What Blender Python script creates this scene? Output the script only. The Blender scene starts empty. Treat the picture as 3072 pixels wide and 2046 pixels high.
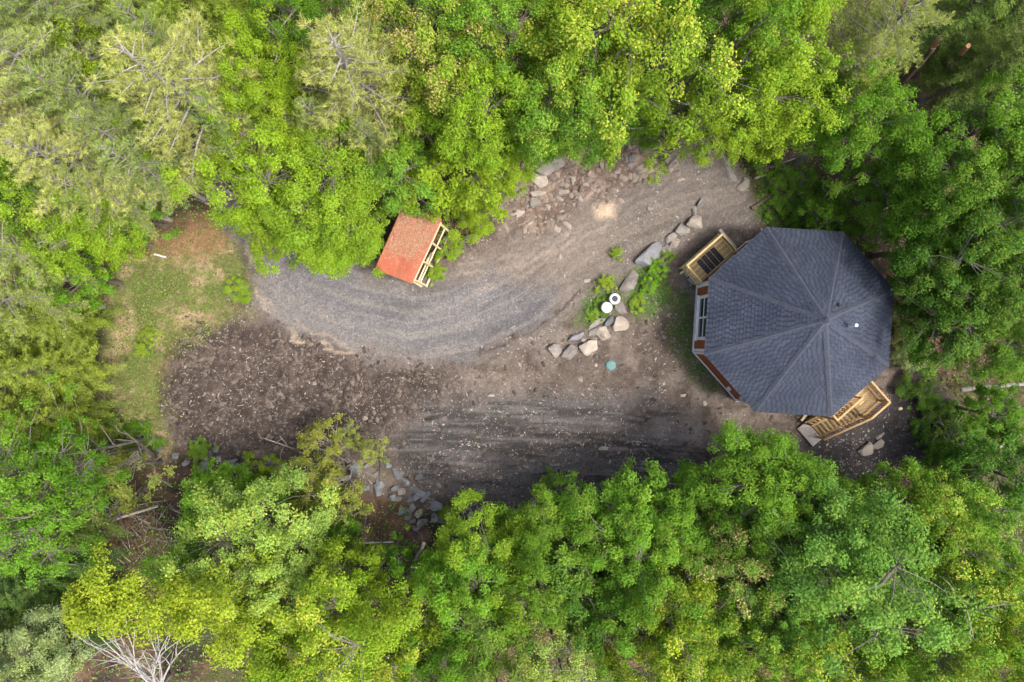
import bpy, bmesh, math, random
import numpy as np
from mathutils import Vector, Matrix, Euler

# ------------------------------------------------------------------ camera, sky, sun, exposure
sc = bpy.context.scene
COL = sc.collection
H = 37.0                                   # drone height above the drive, metres
cam_d = bpy.data.cameras.new('camera'); cam_d.sensor_fit = 'HORIZONTAL'
cam_d.angle = 2 * math.atan(1536 / 2048); cam_d.clip_end = 2000; cam_d.clip_start = 0.5
cam = bpy.data.objects.new('camera', cam_d); COL.objects.link(cam); cam.location = (0, 0, H)
sc.camera = cam
SUN_EL, SUN_AZ = math.radians(62), math.radians(-22)      # azimuth: direction towards the sun, from +X anticlockwise
world = bpy.data.worlds.new('World'); sc.world = world; world.use_nodes = True
wn = world.node_tree; bg = wn.nodes['Background']
sky = wn.nodes.new('ShaderNodeTexSky'); sky.sky_type = 'NISHITA'; sky.sun_disc = False
sky.sun_elevation = SUN_EL; sky.sun_rotation = math.pi / 2 - SUN_AZ; sky.dust_density = 6.0; sky.air_density = .75; sky.ozone_density = 1.0
wn.links.new(sky.outputs[0], bg.inputs[0]); bg.inputs[1].default_value = 0.15
sun_d = bpy.data.lights.new('sun', 'SUN'); sun_d.energy = 1.5; sun_d.angle = math.radians(9); sun_d.color = (1, 0.965, 0.91)
sun = bpy.data.objects.new('sun', sun_d); COL.objects.link(sun)
sdir = Vector((math.cos(SUN_EL) * math.cos(SUN_AZ), math.cos(SUN_EL) * math.sin(SUN_AZ), math.sin(SUN_EL)))
sun.rotation_euler = sdir.to_track_quat('Z', 'Y').to_euler(); sun.location = sdir * 60
sc.view_settings.view_transform = 'Standard'; sc.view_settings.look = 'None'
sc.view_settings.exposure = 1.2; sc.view_settings.gamma = 1.0; sc.view_settings.use_curve_mapping = False
sc.cycles.max_bounces = 4; sc.cycles.diffuse_bounces = 3; sc.cycles.glossy_bounces = 2; sc.cycles.transmission_bounces = 3; sc.cycles.use_adaptive_sampling = True; sc.cycles.adaptive_threshold = .05; sc.cycles.use_denoising = True

rng = np.random.default_rng(7); random.seed(7)

# ------------------------------------------------------------------ helpers
def sstep(a, b, x):
    t = np.clip((x - a) / (b - a), 0, 1); return t * t * (3 - 2 * t)
def _hash(ix, iy, s):
    n = (ix.astype(np.int64) * 374761393 + iy.astype(np.int64) * 668265263 + s * 974634777) & 0x7fffffff
    n = ((n ^ (n >> 13)) * 1274126177) & 0x7fffffff
    n = (n ^ (n >> 16)) & 0xffffff
    return n / float(0xffffff)
def vnoise(x, y, s=0):
    x = np.asarray(x, float); y = np.asarray(y, float)
    x0 = np.floor(x); y0 = np.floor(y); fx = x - x0; fy = y - y0
    fx = fx * fx * (3 - 2 * fx); fy = fy * fy * (3 - 2 * fy)
    a = _hash(x0, y0, s); b = _hash(x0 + 1, y0, s); c = _hash(x0, y0 + 1, s); d = _hash(x0 + 1, y0 + 1, s)
    return (a * (1 - fx) + b * fx) * (1 - fy) + (c * (1 - fx) + d * fx) * fy
def fbm(x, y, o=4, s=0):
    v = 0; a = .5; t = 0
    for i in range(o):
        v = v + a * vnoise(x * 2 ** i, y * 2 ** i, s + i * 17); t += a; a *= .55
    return v / t
def P(vx, vy, z=0.0):                       # view pixel (2354 wide copy of the photo) at height z -> world
    k = (H - z) / 1569.0; return Vector(((vx - 1177) * k, (784 - vy) * k, z))
def S(sx, sy, z=0.0):                       # photo pixel (3072 wide) at height z -> world
    k = (H - z) / 2048.0; return Vector(((sx - 1536) * k, (1023 - sy) * k, z))
def hgt(x, y):                              # terrain height
    x = np.asarray(x, float); y = np.asarray(y, float)
    q = (x - 11) * .55 + (-y - 1) * .6
    h = -.95 * sstep(1.5, 5.5, q) * sstep(34, 24, x)
    h = h - .9 * sstep(-7.0, -10.5, y) * sstep(13, 8, x) * (1 + .0 * x)
    h = h + 1.0 * sstep(6.6, 10.5, y + .12 * x) * sstep(-6, 0, x) * sstep(13, 9, x)
    clear = sstep(-19, -16, x) * sstep(21, 19, x) * sstep(-9, -7, y) * sstep(11, 8, y)
    h = h + (fbm(x * .25, y * .25, 4, 3) - .5) * (.25 + .7 * (1 - clear))
    h = h + (fbm(x * 1.6, y * 1.6, 3, 9) - .5) * .10
    dd = np.hypot(x - 14.16, y - .95)
    return h * 1.0
def hz(x, y): return float(hgt(np.array([x]), np.array([y]))[0])
def ground(p):                              # photo pixel -> point on terrain
    w = S(p[0], p[1], 0)
    for _ in range(3): w = S(p[0], p[1], hz(w.x, w.y))
    return w
def poly_mask(X, Y, pts, soft=.4, nz=.5, seed=1, fr=.8):
    pts = [P(*p) for p in pts]; inside = np.zeros(X.shape, bool); dm = np.full(X.shape, 1e9)
    n = len(pts)
    for i in range(n):
        a, b = pts[i], pts[(i + 1) % n]
        dm = np.minimum(dm, seg_d(X, Y, a, b)[0])
        cond = ((a.y > Y) != (b.y > Y))
        xi = (b.x - a.x) * (Y - a.y) / ((b.y - a.y) + 1e-12) + a.x
        inside ^= cond & (X < xi)
    sd = np.where(inside, dm, -dm) + (fbm(X * fr, Y * fr, 4, seed) - .5) * 2 * nz
    return sstep(-soft, soft, sd)
def seg_d(X, Y, a, b):
    dx, dy = b.x - a.x, b.y - a.y; L2 = dx * dx + dy * dy + 1e-12
    t = np.clip(((X - a.x) * dx + (Y - a.y) * dy) / L2, 0, 1)
    ex = X - a.x - t * dx; ey = Y - a.y - t * dy
    return np.hypot(ex, ey), t, np.sign(dx * ey - dy * ex)
def path_uv(X, Y, pts):                      # lateral offset u and arc length s along a path
    pts = [P(*p) for p in pts]; best = np.full(X.shape, 1e9); u = np.zeros(X.shape); s = np.zeros(X.shape); acc = 0
    for a, b in zip(pts[:-1], pts[1:]):
        d, t, sg = seg_d(X, Y, a, b); L = (b - a).length
        m = d < best; best = np.where(m, d, best); u = np.where(m, d * sg, u); s = np.where(m, acc + t * L, s); acc += L
    return u, s, best

def tag(o, label=None, cat=None, group=None, kind=None):
    if label: o['label'] = label
    if cat: o['category'] = cat
    if group: o['group'] = group
    if kind: o['kind'] = kind
    return o
def empty(name, loc, label=None, cat=None, group=None):
    o = bpy.data.objects.new(name, None); COL.objects.link(o); o.location = loc; o.empty_display_size = .3
    return tag(o, label, cat, group)
def mesh_np(name, V, faces_flat, counts):
    me = bpy.data.meshes.new(name)
    V = np.asarray(V, np.float32); faces_flat = np.asarray(faces_flat, np.int32); counts = np.asarray(counts, np.int32)
    me.vertices.add(len(V)); me.vertices.foreach_set('co', V.ravel())
    me.loops.add(len(faces_flat)); me.loops.foreach_set('vertex_index', faces_flat)
    me.polygons.add(len(counts)); st = np.concatenate([[0], np.cumsum(counts)[:-1]]).astype(np.int32)
    me.polygons.foreach_set('loop_start', st); me.update(calc_edges=True); return me
def vcol(me, name, C):
    at = me.color_attributes.new(name, 'FLOAT_COLOR', 'POINT'); at.data.foreach_set('color', np.asarray(C, np.float32).ravel())
def obj(name, me, m=None, parent=None, M=None):
    if m is not None and not me.materials: me.materials.append(m)
    o = bpy.data.objects.new(name, me); COL.objects.link(o)
    if parent is not None: o.parent = parent
    if M is not None: o.matrix_basis = M
    return o
class MB:                                    # polygon collector, coordinates relative to an origin
    def __init__(s, org=(0, 0, 0)): s.v = []; s.f = []; s.o = Vector(org)
    def add(s, vs, fs):
        n = len(s.v); s.v += [tuple(Vector(v) - s.o) for v in vs]; s.f += [tuple(i + n for i in f) for f in fs]
    def box(s, c, ax, ay, az):               # centre and three half-axis vectors
        c, ax, ay, az = map(Vector, (c, ax, ay, az))
        vs = [c + i * ax + j * ay + k * az for k in (-1, 1) for j in (-1, 1) for i in (-1, 1)]
        s.add(vs, [(0, 2, 3, 1), (4, 5, 7, 6), (0, 1, 5, 4), (2, 6, 7, 3), (0, 4, 6, 2), (1, 3, 7, 5)])
    def beam(s, a, b, w, t, up=(0, 0, 1)):
        a, b = Vector(a), Vector(b); d = b - a; L = d.length; d.normalize()
        up = Vector(up); y = up.cross(d)
        if y.length < 1e-4: y = Vector((0, 1, 0)).cross(d)
        y.normalize(); z = d.cross(y); s.box((a + b) / 2, d * L / 2, y * w / 2, z * t / 2)
    def tube(s, pts, rad, n=6, cap=True):
        pts = [Vector(p) for p in pts]; rings = []; base = len(s.v); vs = []; fs = []
        ref = Vector((.31, .17, .93)).normalized()
        for i, p in enumerate(pts):
            d = (pts[min(i + 1, len(pts) - 1)] - pts[max(i - 1, 0)]).normalized()
            x = d.cross(ref)
            if x.length < .05: x = d.cross(Vector((1, 0, 0)))
            x.normalize(); y = d.cross(x)
            for k in range(n):
                a = 2 * math.pi * k / n; vs.append(p + (x * math.cos(a) + y * math.sin(a)) * rad[i])
        for i in range(len(pts) - 1):
            for k in range(n):
                k2 = (k + 1) % n; fs.append((i * n + k, i * n + k2, (i + 1) * n + k2, (i + 1) * n + k))
        if cap: fs.append(tuple(range(n))[::-1]); fs.append(tuple((len(pts) - 1) * n + k for k in range(n)))
        s.add(vs, fs)
    def mesh(s, name):
        me = bpy.data.meshes.new(name); me.from_pydata(s.v, [], s.f); me.update(); return me
    def build(s, name, m, parent=None): return obj(name, s.mesh(name), m, parent)

# ------------------------------------------------------------------ materials
def new_mat(name):
    m = bpy.data.materials.new(name); m.use_nodes = True; nt = m.node_tree; nt.nodes.clear()
    out = nt.nodes.new('ShaderNodeOutputMaterial'); return m, nt, out
def nd(nt, t, **kw):
    n = nt.nodes.new(t)
    for k, v in kw.items():
        if k.startswith('i_'): n.inputs[int(k[2:])].default_value = v
        else: setattr(n, k, v)
    return n
def math_n(nt, op, a, b=None):
    n = nt.nodes.new('ShaderNodeMath'); n.operation = op
    for i, v in enumerate((a, b)):
        if v is None: continue
        if isinstance(v, (int, float)): n.inputs[i].default_value = v
        else: nt.links.new(v, n.inputs[i])
    return n.outputs[0]
def mixc(nt, f, a, b, bt='MIX'):
    n = nt.nodes.new('ShaderNodeMix'); n.data_type = 'RGBA'; n.blend_type = bt
    for s, v in ((n.inputs[0], f), (n.inputs[6], a), (n.inputs[7], b)):
        if isinstance(v, (int, float)): s.default_value = v
        elif isinstance(v, (tuple, list)): s.default_value = (*v[:3], 1)
        else: nt.links.new(v, s)
    return n.outputs[2]
def noise(nt, vec, scale, detail=4, rough=.6, out=0):
    n = nd(nt, 'ShaderNodeTexNoise'); n.inputs['Scale'].default_value = scale; n.inputs['Detail'].default_value = detail
    n.inputs['Roughness'].default_value = rough
    if vec is not None: nt.links.new(vec, n.inputs['Vector'])
    return n.outputs[out]
def ramp(nt, f, lo, hi):
    n = nd(nt, 'ShaderNodeMapRange'); n.inputs[1].default_value = lo; n.inputs[2].default_value = hi
    nt.links.new(f, n.inputs[0]); return n.outputs[0]
def principled(nt, out, col, rough=.8, spec=.25, bump=None, bstr=.3, bdist=.02):
    p = nd(nt, 'ShaderNodeBsdfPrincipled')
    if isinstance(col, (tuple, list)): p.inputs['Base Color'].default_value = (*col[:3], 1)
    else: nt.links.new(col, p.inputs['Base Color'])
    p.inputs['Roughness'].default_value = rough; p.inputs['Specular IOR Level'].default_value = spec
    if bump is not None:
        b = nd(nt, 'ShaderNodeBump'); b.inputs['Strength'].default_value = bstr; b.inputs['Distance'].default_value = bdist
        nt.links.new(bump, b.inputs['Height']); nt.links.new(b.outputs[0], p.inputs['Normal'])
    nt.links.new(p.outputs[0], out.inputs[0]); return p
def pmat(name, c1, c2, scale=5, rough=.8, spec=.25, bstr=.3, stretch=(1, 1, 1), lo=.35, hi=.65, objrand=.15, bdist=.01):
    m, nt, out = new_mat(name); tc = nd(nt, 'ShaderNodeTexCoord'); mp = nd(nt, 'ShaderNodeMapping')
    mp.inputs['Scale'].default_value = stretch; nt.links.new(tc.outputs['Object'], mp.inputs[0])
    oi = nd(nt, 'ShaderNodeObjectInfo'); ad = nd(nt, 'ShaderNodeVectorMath', operation='ADD')
    nt.links.new(mp.outputs[0], ad.inputs[0]); cb = nd(nt, 'ShaderNodeCombineXYZ')
    nt.links.new(math_n(nt, 'MULTIPLY', oi.outputs['Random'], 37.0), cb.inputs[0]); nt.links.new(cb.outputs[0], ad.inputs[1])
    f = noise(nt, ad.outputs[0], scale, 6, .65); c = mixc(nt, ramp(nt, f, lo, hi), c1, c2)
    g = nd(nt, 'ShaderNodeHueSaturation'); nt.links.new(c, g.inputs['Color'])
    v = math_n(nt, 'ADD', math_n(nt, 'MULTIPLY', oi.outputs['Random'], 2 * objrand), 1 - objrand); nt.links.new(v, g.inputs['Value'])
    principled(nt, out, g.outputs[0], rough, spec, noise(nt, ad.outputs[0], scale * 3, 5, .7), bstr, bdist); return m
def attr_mat(name, rough=.85, spec=.2, bump_scale=30, bstr=.2, attr='tint', bdist=.01):
    m, nt, out = new_mat(name); a = nd(nt, 'ShaderNodeAttribute', attribute_name=attr)
    tc = nd(nt, 'ShaderNodeTexCoord'); f = noise(nt, tc.outputs['Object'], bump_scale, 4, .7)
    c = mixc(nt, 1.0, a.outputs['Color'], mixc(nt, f, (.65, .65, .65), (1.35, 1.35, 1.35)), 'MULTIPLY')
    principled(nt, out, c, rough, spec, f, bstr, bdist); return m
def leaf_mat(name, tip, trans=.38, rough=.6, spec=.12, hue_shift=(1.13, 1.03, .7)):
    # base colour from the object's own colour; attribute: r brightness, g young-tip weight, b clump variation
    m, nt, out = new_mat(name); a = nd(nt, 'ShaderNodeAttribute', attribute_name='tint'); oi = nd(nt, 'ShaderNodeObjectInfo')
    sp = nd(nt, 'ShaderNodeSeparateColor'); nt.links.new(a.outputs['Color'], sp.inputs[0])
    base = mixc(nt, sp.outputs[2], oi.outputs['Color'], mixc(nt, 1.0, oi.outputs['Color'], hue_shift, 'MULTIPLY'))
    base = mixc(nt, math_n(nt, 'MULTIPLY', sp.outputs[1], oi.outputs['Alpha']), base, tip)
    sc_ = nd(nt, 'ShaderNodeVectorMath', operation='SCALE'); nt.links.new(base, sc_.inputs[0])
    nt.links.new(math_n(nt, 'ADD', math_n(nt, 'MULTIPLY', sp.outputs[0], .9), .55), sc_.inputs['Scale'])
    p = nd(nt, 'ShaderNodeBsdfPrincipled'); nt.links.new(sc_.outputs[0], p.inputs['Base Color'])
    p.inputs['Roughness'].default_value = rough; p.inputs['Specular IOR Level'].default_value = spec
    t = nd(nt, 'ShaderNodeBsdfTranslucent'); nt.links.new(mixc(nt, 1.0, sc_.outputs[0], (1.25, 1.2, .6), 'MULTIPLY'), t.inputs[0])
    mx = nd(nt, 'ShaderNodeMixShader'); mx.inputs[0].default_value = trans
    nt.links.new(p.outputs[0], mx.inputs[1]); nt.links.new(t.outputs[0], mx.inputs[2]); nt.links.new(mx.outputs[0], out.inputs[0]); return m

M_leaf = leaf_mat('leaf_yellow_tips', (.50, .48, .07))
M_leafp = leaf_mat('leaf_pink_keys', (.62, .40, .22))
M_needle = leaf_mat('pine_needles', (.40, .43, .16), .3, .6, .12, (1.08, 1.02, .85))
M_hem = leaf_mat('hemlock_needles', (.33, .40, .06), .28, .6, .12, (1.1, 1.05, .7))
M_bark = pmat('bark_grey', (.10, .085, .07), (.22, .20, .175), 6, .9, .1, .5, (3, 3, .6))
M_pbark = pmat('bark_pine_limbs', (.20, .185, .165), (.38, .355, .325), 6, .9, .1, .5, (3, 3, .6))
M_birch = pmat('bark_birch', (.22, .21, .195), (.40, .385, .36), 5, .8, .2, .3, (1, 1, 3), .3, .55)
M_dead = pmat('dead_wood', (.20, .165, .14), (.42, .38, .33), 7, .9, .1, .4, (3, 3, .5))
M_log = pmat('log_bark', (.075, .05, .035), (.22, .17, .13), 8, .9, .1, .6, (.6, 3, 3))
M_broke = pmat('split_heartwood', (.30, .12, .06), (.45, .28, .16), 9, .8, .15, .5, (.5, 3, 3))
M_lum = pmat('treated_lumber', (.46, .35, .16), (.62, .50, .27), 4, .75, .2, .25, (.6, 5, 5), objrand=.12)
M_lum2 = pmat('orange_lumber', (.33, .21, .095), (.48, .33, .165), 4, .75, .2, .25, (.6, 5, 5), objrand=.12)
M_tread = pmat('stair_boards', (.24, .165, .08), (.40, .30, .16), 5, .8, .15, .3, (.6, 5, 5), objrand=.15)
M_pale = pmat('pale_sawn_lumber', (.50, .40, .23), (.70, .61, .42), 4, .8, .15, .25, (.6, 5, 5))
M_white = pmat('white_trim', (.66, .65, .66), (.80, .79, .80), 3, .5, .35, .05, objrand=.03)
M_sid = pmat('rust_siding', (.23, .062, .022), (.30, .088, .032), 3, .6, .3, .1, (1, 1, .4), objrand=.05)
M_conc = pmat('concrete', (.30, .28, .25), (.44, .42, .39), 9, .9, .15, .3)
M_plast = pmat('white_plastic', (.44, .45, .45), (.56, .57, .57), 4, .35, .45, .05, objrand=.02)
M_teal = pmat('teal_plastic', (.075, .175, .175), (.12, .23, .225), 6, .55, .35, .1)
M_dgrey = pmat('grey_plastic', (.03, .034, .04), (.055, .06, .066), 12, .6, .3, .2)
M_black = pmat('black_rubber', (.012, .012, .014), (.035, .035, .04), 30, .75, .3, .3)
M_deckbase = pmat('roof_underlay', (.035, .038, .05), (.055, .06, .08), 10, .9, .2, .2)
M_pipe = pmat('vent_pipe', (.7, .7, .7), (.82, .82, .82), 3, .4, .4, .02)
def rockm(name, a, b, c):
    m, nt, out = new_mat(name); tc = nd(nt, 'ShaderNodeTexCoord'); oi = nd(nt, 'ShaderNodeObjectInfo')
    ad = nd(nt, 'ShaderNodeVectorMath', operation='ADD'); cb = nd(nt, 'ShaderNodeCombineXYZ')
    nt.links.new(math_n(nt, 'MULTIPLY', oi.outputs['Random'], 51.0), cb.inputs[0])
    nt.links.new(tc.outputs['Object'], ad.inputs[0]); nt.links.new(cb.outputs[0], ad.inputs[1])
    f1 = noise(nt, ad.outputs[0], 2.2, 6, .65); f2 = noise(nt, ad.outputs[0], 22, 5, .75)
    w = nd(nt, 'ShaderNodeTexWave'); w.inputs['Scale'].default_value = 5; w.inputs['Distortion'].default_value = 5; w.inputs['Detail'].default_value = 3
    w.bands_direction = 'Z'; nt.links.new(ad.outputs[0], w.inputs[0])
    col = mixc(nt, ramp(nt, f1, .35, .65), a, b); col = mixc(nt, ramp(nt, f2, .56, .72), col, c)
    g = nd(nt, 'ShaderNodeHueSaturation'); nt.links.new(col, g.inputs['Color'])
    nt.links.new(math_n(nt, 'ADD', math_n(nt, 'MULTIPLY', oi.outputs['Random'], .4), .8), g.inputs['Value'])
    h = math_n(nt, 'ADD', math_n(nt, 'MULTIPLY', w.outputs[1], .25), f2)
    principled(nt, out, g.outputs[0], .9, .2, h, .7, .04); return m
M_rock = rockm('sandstone_grey', (.16, .145, .13), (.26, .24, .215), (.34, .315, .285))
M_slate = rockm('slate_grey', (.115, .12, .128), (.19, .195, .205), (.26, .26, .27))
M_tan = rockm('tan_stone', (.23, .20, .165), (.34, .30, .25), (.42, .38, .33))
M_glass, nt_, out_ = new_mat('window_glass'); principled(nt_, out_, (.03, .04, .04), .06, .6)

# ------------------------------------------------------------------ terrain: one sheet with zones of soil, gravel and turf
def axis(lo, hi, d, lo2, hi2, d2):
    a = np.arange(lo, hi, d); b = np.arange(hi, hi2, d2); c = np.arange(lo, lo2, -d2)[1:][::-1]
    e = hi2 + 1.0 * (1.35 ** np.arange(0, 20) - 1) * 2 + d2; g = lo2 - 1.0 * (1.35 ** np.arange(0, 20) - 1) * 2 - d2
    return np.concatenate([g[::-1], c, a, b, e])
DRIVE = [(440, 370), (520, 480), (590, 590), (680, 680), (800, 730), (930, 750), (1060, 735), (1180, 680), (1300, 590), (1420, 510), (1540, 450), (1680, 420)]
TRACK = [(380, 985), (700, 1000), (900, 990), (1150, 1000), (1400, 1015), (1620, 1030), (1850, 1010)]
CLEAR = [(470, 430), (560, 470), (800, 560), (1040, 600), (1130, 470), (1230, 380), (1400, 320), (1560, 340), (1660, 340), (1730, 440), (1760, 510), (1800, 560), (2060, 800), (2120, 850), (2230, 930), (2150, 1060), (2060, 1130), (1900, 1060), (1600, 1080), (1500, 1130), (1250, 1180), (1000, 1180), (860, 1140), (700, 1090), (560, 1080), (400, 1020), (372, 960), (375, 850), (440, 770), (520, 740), (580, 690), (560, 600), (520, 520)]
GRASS = [(250, 560), (330, 530), (480, 500), (545, 560), (575, 640), (580, 690), (490, 745), (420, 790), (375, 870), (372, 960), (400, 1040), (300, 1050), (215, 1000), (235, 800)]
GRAVEL = [(470, 420), (560, 440), (640, 540), (760, 590), (870, 640), (960, 660), (1050, 640), (1120, 625), (1220, 640), (1290, 650), (1270, 740), (1190, 780), (1080, 825), (960, 838), (850, 812), (740, 780), (640, 740), (600, 690), (570, 600), (530, 520)]
DARK = [(390, 800), (450, 750), (560, 735), (640, 760), (760, 815), (900, 840), (1050, 840), (1020, 920), (960, 960), (860, 985), (700, 1010), (560, 1060), (420, 1010), (382, 930)]
SLATE = [(980, 920), (1200, 905), (1480, 900), (1580, 960), (1650, 1010), (1700, 1060), (1500, 1120), (1300, 1150), (1050, 1160), (900, 1080), (880, 1010), (950, 960)]
BLACKSOIL = [(1850, 960), (2050, 920), (2130, 880), (2210, 940), (2170, 1050), (2080, 1130), (1980, 1130), (1880, 1060)]
TAN = [(1170, 590), (1270, 520), (1370, 470), (1420, 480), (1420, 600), (1370, 650), (1270, 690), (1150, 660), (1060, 640), (1090, 600)]
LAWN1 = [(1750, 400), (1850, 365), (1860, 420), (1800, 480), (1790, 540), (1745, 490)]
LAWN2 = [(1440, 640), (1480, 590), (1530, 600), (1540, 680), (1500, 740), (1450, 720)]
LAWN3 = [(1310, 760), (1330, 680), (1400, 640), (1430, 690), (1400, 740)]
LAWN4 = [(1530, 690), (1590, 670), (1600, 800), (1660, 900), (1600, 880), (1540, 790)]
def zones(X, Y):
    z = {}
    z['clear'] = poly_mask(X, Y, CLEAR, .35, .45, 11); z['grass'] = poly_mask(X, Y, GRASS, .9, 1.1, 12)
    z['gravel'] = poly_mask(X, Y, GRAVEL, .8, .7, 13); z['dark'] = poly_mask(X, Y, DARK, .6, .7, 14)
    z['slate'] = poly_mask(X, Y, SLATE, .9, .8, 15); z['tan'] = poly_mask(X, Y, TAN, .9, .9, 16)
    z['black'] = poly_mask(X, Y, BLACKSOIL, .6, .6, 17)
    z['lawn'] = np.maximum.reduce([poly_mask(X, Y, q, .35, .5, 18 + i, 1.2) * w for i, (q, w) in enumerate(((LAWN1, 1), (LAWN2, .8), (LAWN3, .65), (LAWN4, .5)))])
    return z
def L(c): return np.array(c)
def mixn(a, b, m): return a * (1 - m[..., None]) + b * m[..., None]
def build_ground():
    xs = axis(-20, 21, .095, -32, 32, .25); ys = axis(-9.5, 12.5, .095, -23, 23, .25)
    X, Y = np.meshgrid(xs, ys); Z = hgt(X, Y); z = zones(X, Y)
    n1 = fbm(X * .5, Y * .5, 5, 31); n2 = fbm(X * 2.2, Y * 2.2, 4, 32); n3 = fbm(X * 7, Y * 7, 2, 33); n4 = fbm(X * .22, Y * .22, 3, 34)
    C = np.zeros(X.shape + (3,)) + L((.085, .056, .040))
    C = mixn(C, L((.14, .085, .055)), sstep(.45, .7, n2)); C = mixn(C, L((.035, .03, .022)), sstep(.5, .7, n1))
    C = mixn(C, L((.05, .075, .02)), sstep(.52, .7, n4) * .6)
    dirt = mixn(np.zeros_like(C) + L((.112, .090, .074)), L((.160, .132, .109)), sstep(.35, .7, n1)); dirt = mixn(dirt, L((.070, .056, .046)), sstep(.48, .7, n2) * .7); dirt = mixn(dirt, L((.21, .18, .155)), sstep(.55, .7, fbm(X * .9 + 3, Y * .9, 4, 38)) * .5)
    C = mixn(C, dirt, z['clear'])
    # meadow
    g = mixn(np.zeros_like(C) + L((.13, .15, .045)), L((.31, .235, .15)), sstep(.42, .62, n2 * .6 + n1 * .4)); g = mixn(g, L((.09, .13, .03)), sstep(.5, .75, fbm(X * .35 + 5, Y * .35, 3, 35)))
    brown = poly_mask(X, Y, [(270, 560), (330, 530), (400, 465), (500, 465), (545, 545), (480, 580), (380, 590)], .8, .7, 36); g = mixn(g, L((.24, .125, .075)), brown * .85)
    C = mixn(C, g, z['grass'])
    # dark composted soil with chips
    dk = mixn(np.zeros_like(C) + L((.058, .046, .039)), L((.092, .074, .062)), sstep(.4, .7, n2)); dk = mixn(dk, L((.05, .04, .034)), sstep(.5, .7, n1) * .6)
    C = mixn(C, dk, z['dark'])
    u, s, d = path_uv(X, Y, TRACK); st = fbm(u * 2.6 + fbm(s * .3, u * .3, 2, 41) * 2, s * .22, 4, 42); st2 = fbm(u * 7, s * .5, 3, 43)
    sl = mixn(np.zeros_like(C) + L((.092, .088, .085)), L((.046, .044, .043)), sstep(.42, .64, st)); sl = mixn(sl, L((.19, .178, .168)), sstep(.55, .75, st2) * .5)
    pk = sstep(.6, .75, n2) * sstep(-6.2, -8, Y); sl = mixn(sl, L((.19, .14, .135)), pk * .7)
    C = mixn(C, sl, z['slate'] * .92); C = mixn(C, L((.045, .042, .042)) * (0.6 + n2[..., None]), z['black'])
    # gravel drive and its ruts
    u, s, d = path_uv(X, Y, DRIVE); wob = fbm(s * .25, u * .2, 3, 51) * 1.6
    r1 = fbm(u * 1.5 + wob, s * .12, 4, 52); r2 = fbm(u * 5 + wob * 2, s * .3, 4, 53)
    gr = mixn(np.zeros_like(C) + L((.148, .145, .152)), L((.182, .172, .164)), sstep(.40, .66, r1)); gr = mixn(gr, L((.100, .098, .102)), sstep(.48, .68, fbm(u * .55 + 3, s * .2, 3, 54)) * .7); gr = mixn(gr, L((.20, .187, .178)), sstep(-8, -15, X) * .5)
    gr = mixn(gr, L((.235, .218, .20)), sstep(.52, .70, fbm(u * 6 + wob * 2, s * .07, 3, 55)) * .5)
    C = mixn(C, gr, z['gravel'])
    ed = sstep(3.4, 2.2, d) * z['clear'] * sstep(-4, 2, X) * (1 - z['gravel'])
    tr = mixn(np.zeros_like(C) + L((.142, .125, .110)), L((.188, .165, .144)), sstep(.35, .72, fbm(u * 5 + wob * 3, s * .3, 5, 56)))
    C = mixn(C, tr, ed * .85)
    C = mixn(C, mixn(np.zeros_like(C) + L((.20, .172, .147)), L((.28, .242, .208)), sstep(.38, .74, fbm(u * 4.5 + wob * 3, s * .3, 5, 57))), z['tan'] * .5 * (1 - .5 * z['gravel']))
    p = poly_mask(X, Y, [(1365, 480), (1405, 470), (1412, 500), (1370, 500)], .25, .25, 61); C = mixn(C, L((.55, .43, .31)), p * .8)
    p = poly_mask(X, Y, [(1500, 970), (1590, 965), (1600, 1000), (1520, 1010)], .8, .6, 62); C = mixn(C, L((.30, .27, .25)), p * .6)
    # pale runnels washed into the drive edges and dark eroded edges
    for pts, col, w, k in (([(555, 570), (583, 640), (603, 690), (612, 720), (640, 745), (690, 778), (760, 800), (850, 822)], (.36, .29, .22), .10, .75),
                           ([(620, 700), (640, 725), (700, 752), (790, 790), (870, 825)], (.30, .25, .20), .09, .6), ([(540, 480), (575, 600)], (.42, .35, .28), .10, .6),
                           ([(1050, 610), (1200, 590), (1330, 530)], (.30, .25, .205), .10, .4), ([(1040, 640), (1160, 620), (1300, 575), (1390, 520)], (.31, .26, .215), .10, .45), ([(1100, 670), (1230, 620), (1380, 545)], (.30, .25, .21), .09, .4),
                           ([(1330, 660), (1290, 700), (1260, 735), (1200, 770), (1100, 815)], (.06, .045, .035), .09, .75), ([(880, 992), (940, 985), (1000, 968)], (.035, .028, .022), .16, .85),
                           ([(1010, 985), (1150, 990), (1300, 1000), (1450, 1020), (1600, 1045)], (.035, .034, .034), .10, .75), ([(1100, 1040), (1300, 1035), (1500, 1050)], (.04, .038, .036), .14, .6),
                           ([(1220, 400), (1250, 372), (1290, 360)], (.035, .025, .02), .12, .9), ([(420, 790), (480, 795), (560, 812)], (.20, .15, .12), .12, .6), ([(400, 840), (470, 830), (540, 838)], (.20, .15, .12), .10, .5)):
        jx = (fbm(X * 1.1, Y * 1.1, 3, 71) - .5) * .9; jy = (fbm(X * 1.1 + 9, Y * 1.1, 3, 72) - .5) * .9
        dd = path_uv(X + jx, Y + jy, pts)[2]; mk = sstep(w * 1.7, w * .4, dd) * k * (.5 + n2) * sstep(.25, .5, fbm(X * .9, Y * .9, 2, 74))
        C = mixn(C, L(col), np.clip(mk, 0, 1)); 
        if col[0] < .07: Z = Z - .07 * mk
    bank = poly_mask(X, Y, [(1190, 420), (1260, 350), (1400, 325), (1560, 340), (1480, 420), (1330, 480), (1230, 540), (1150, 530)], .8, .7, 63)
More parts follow.
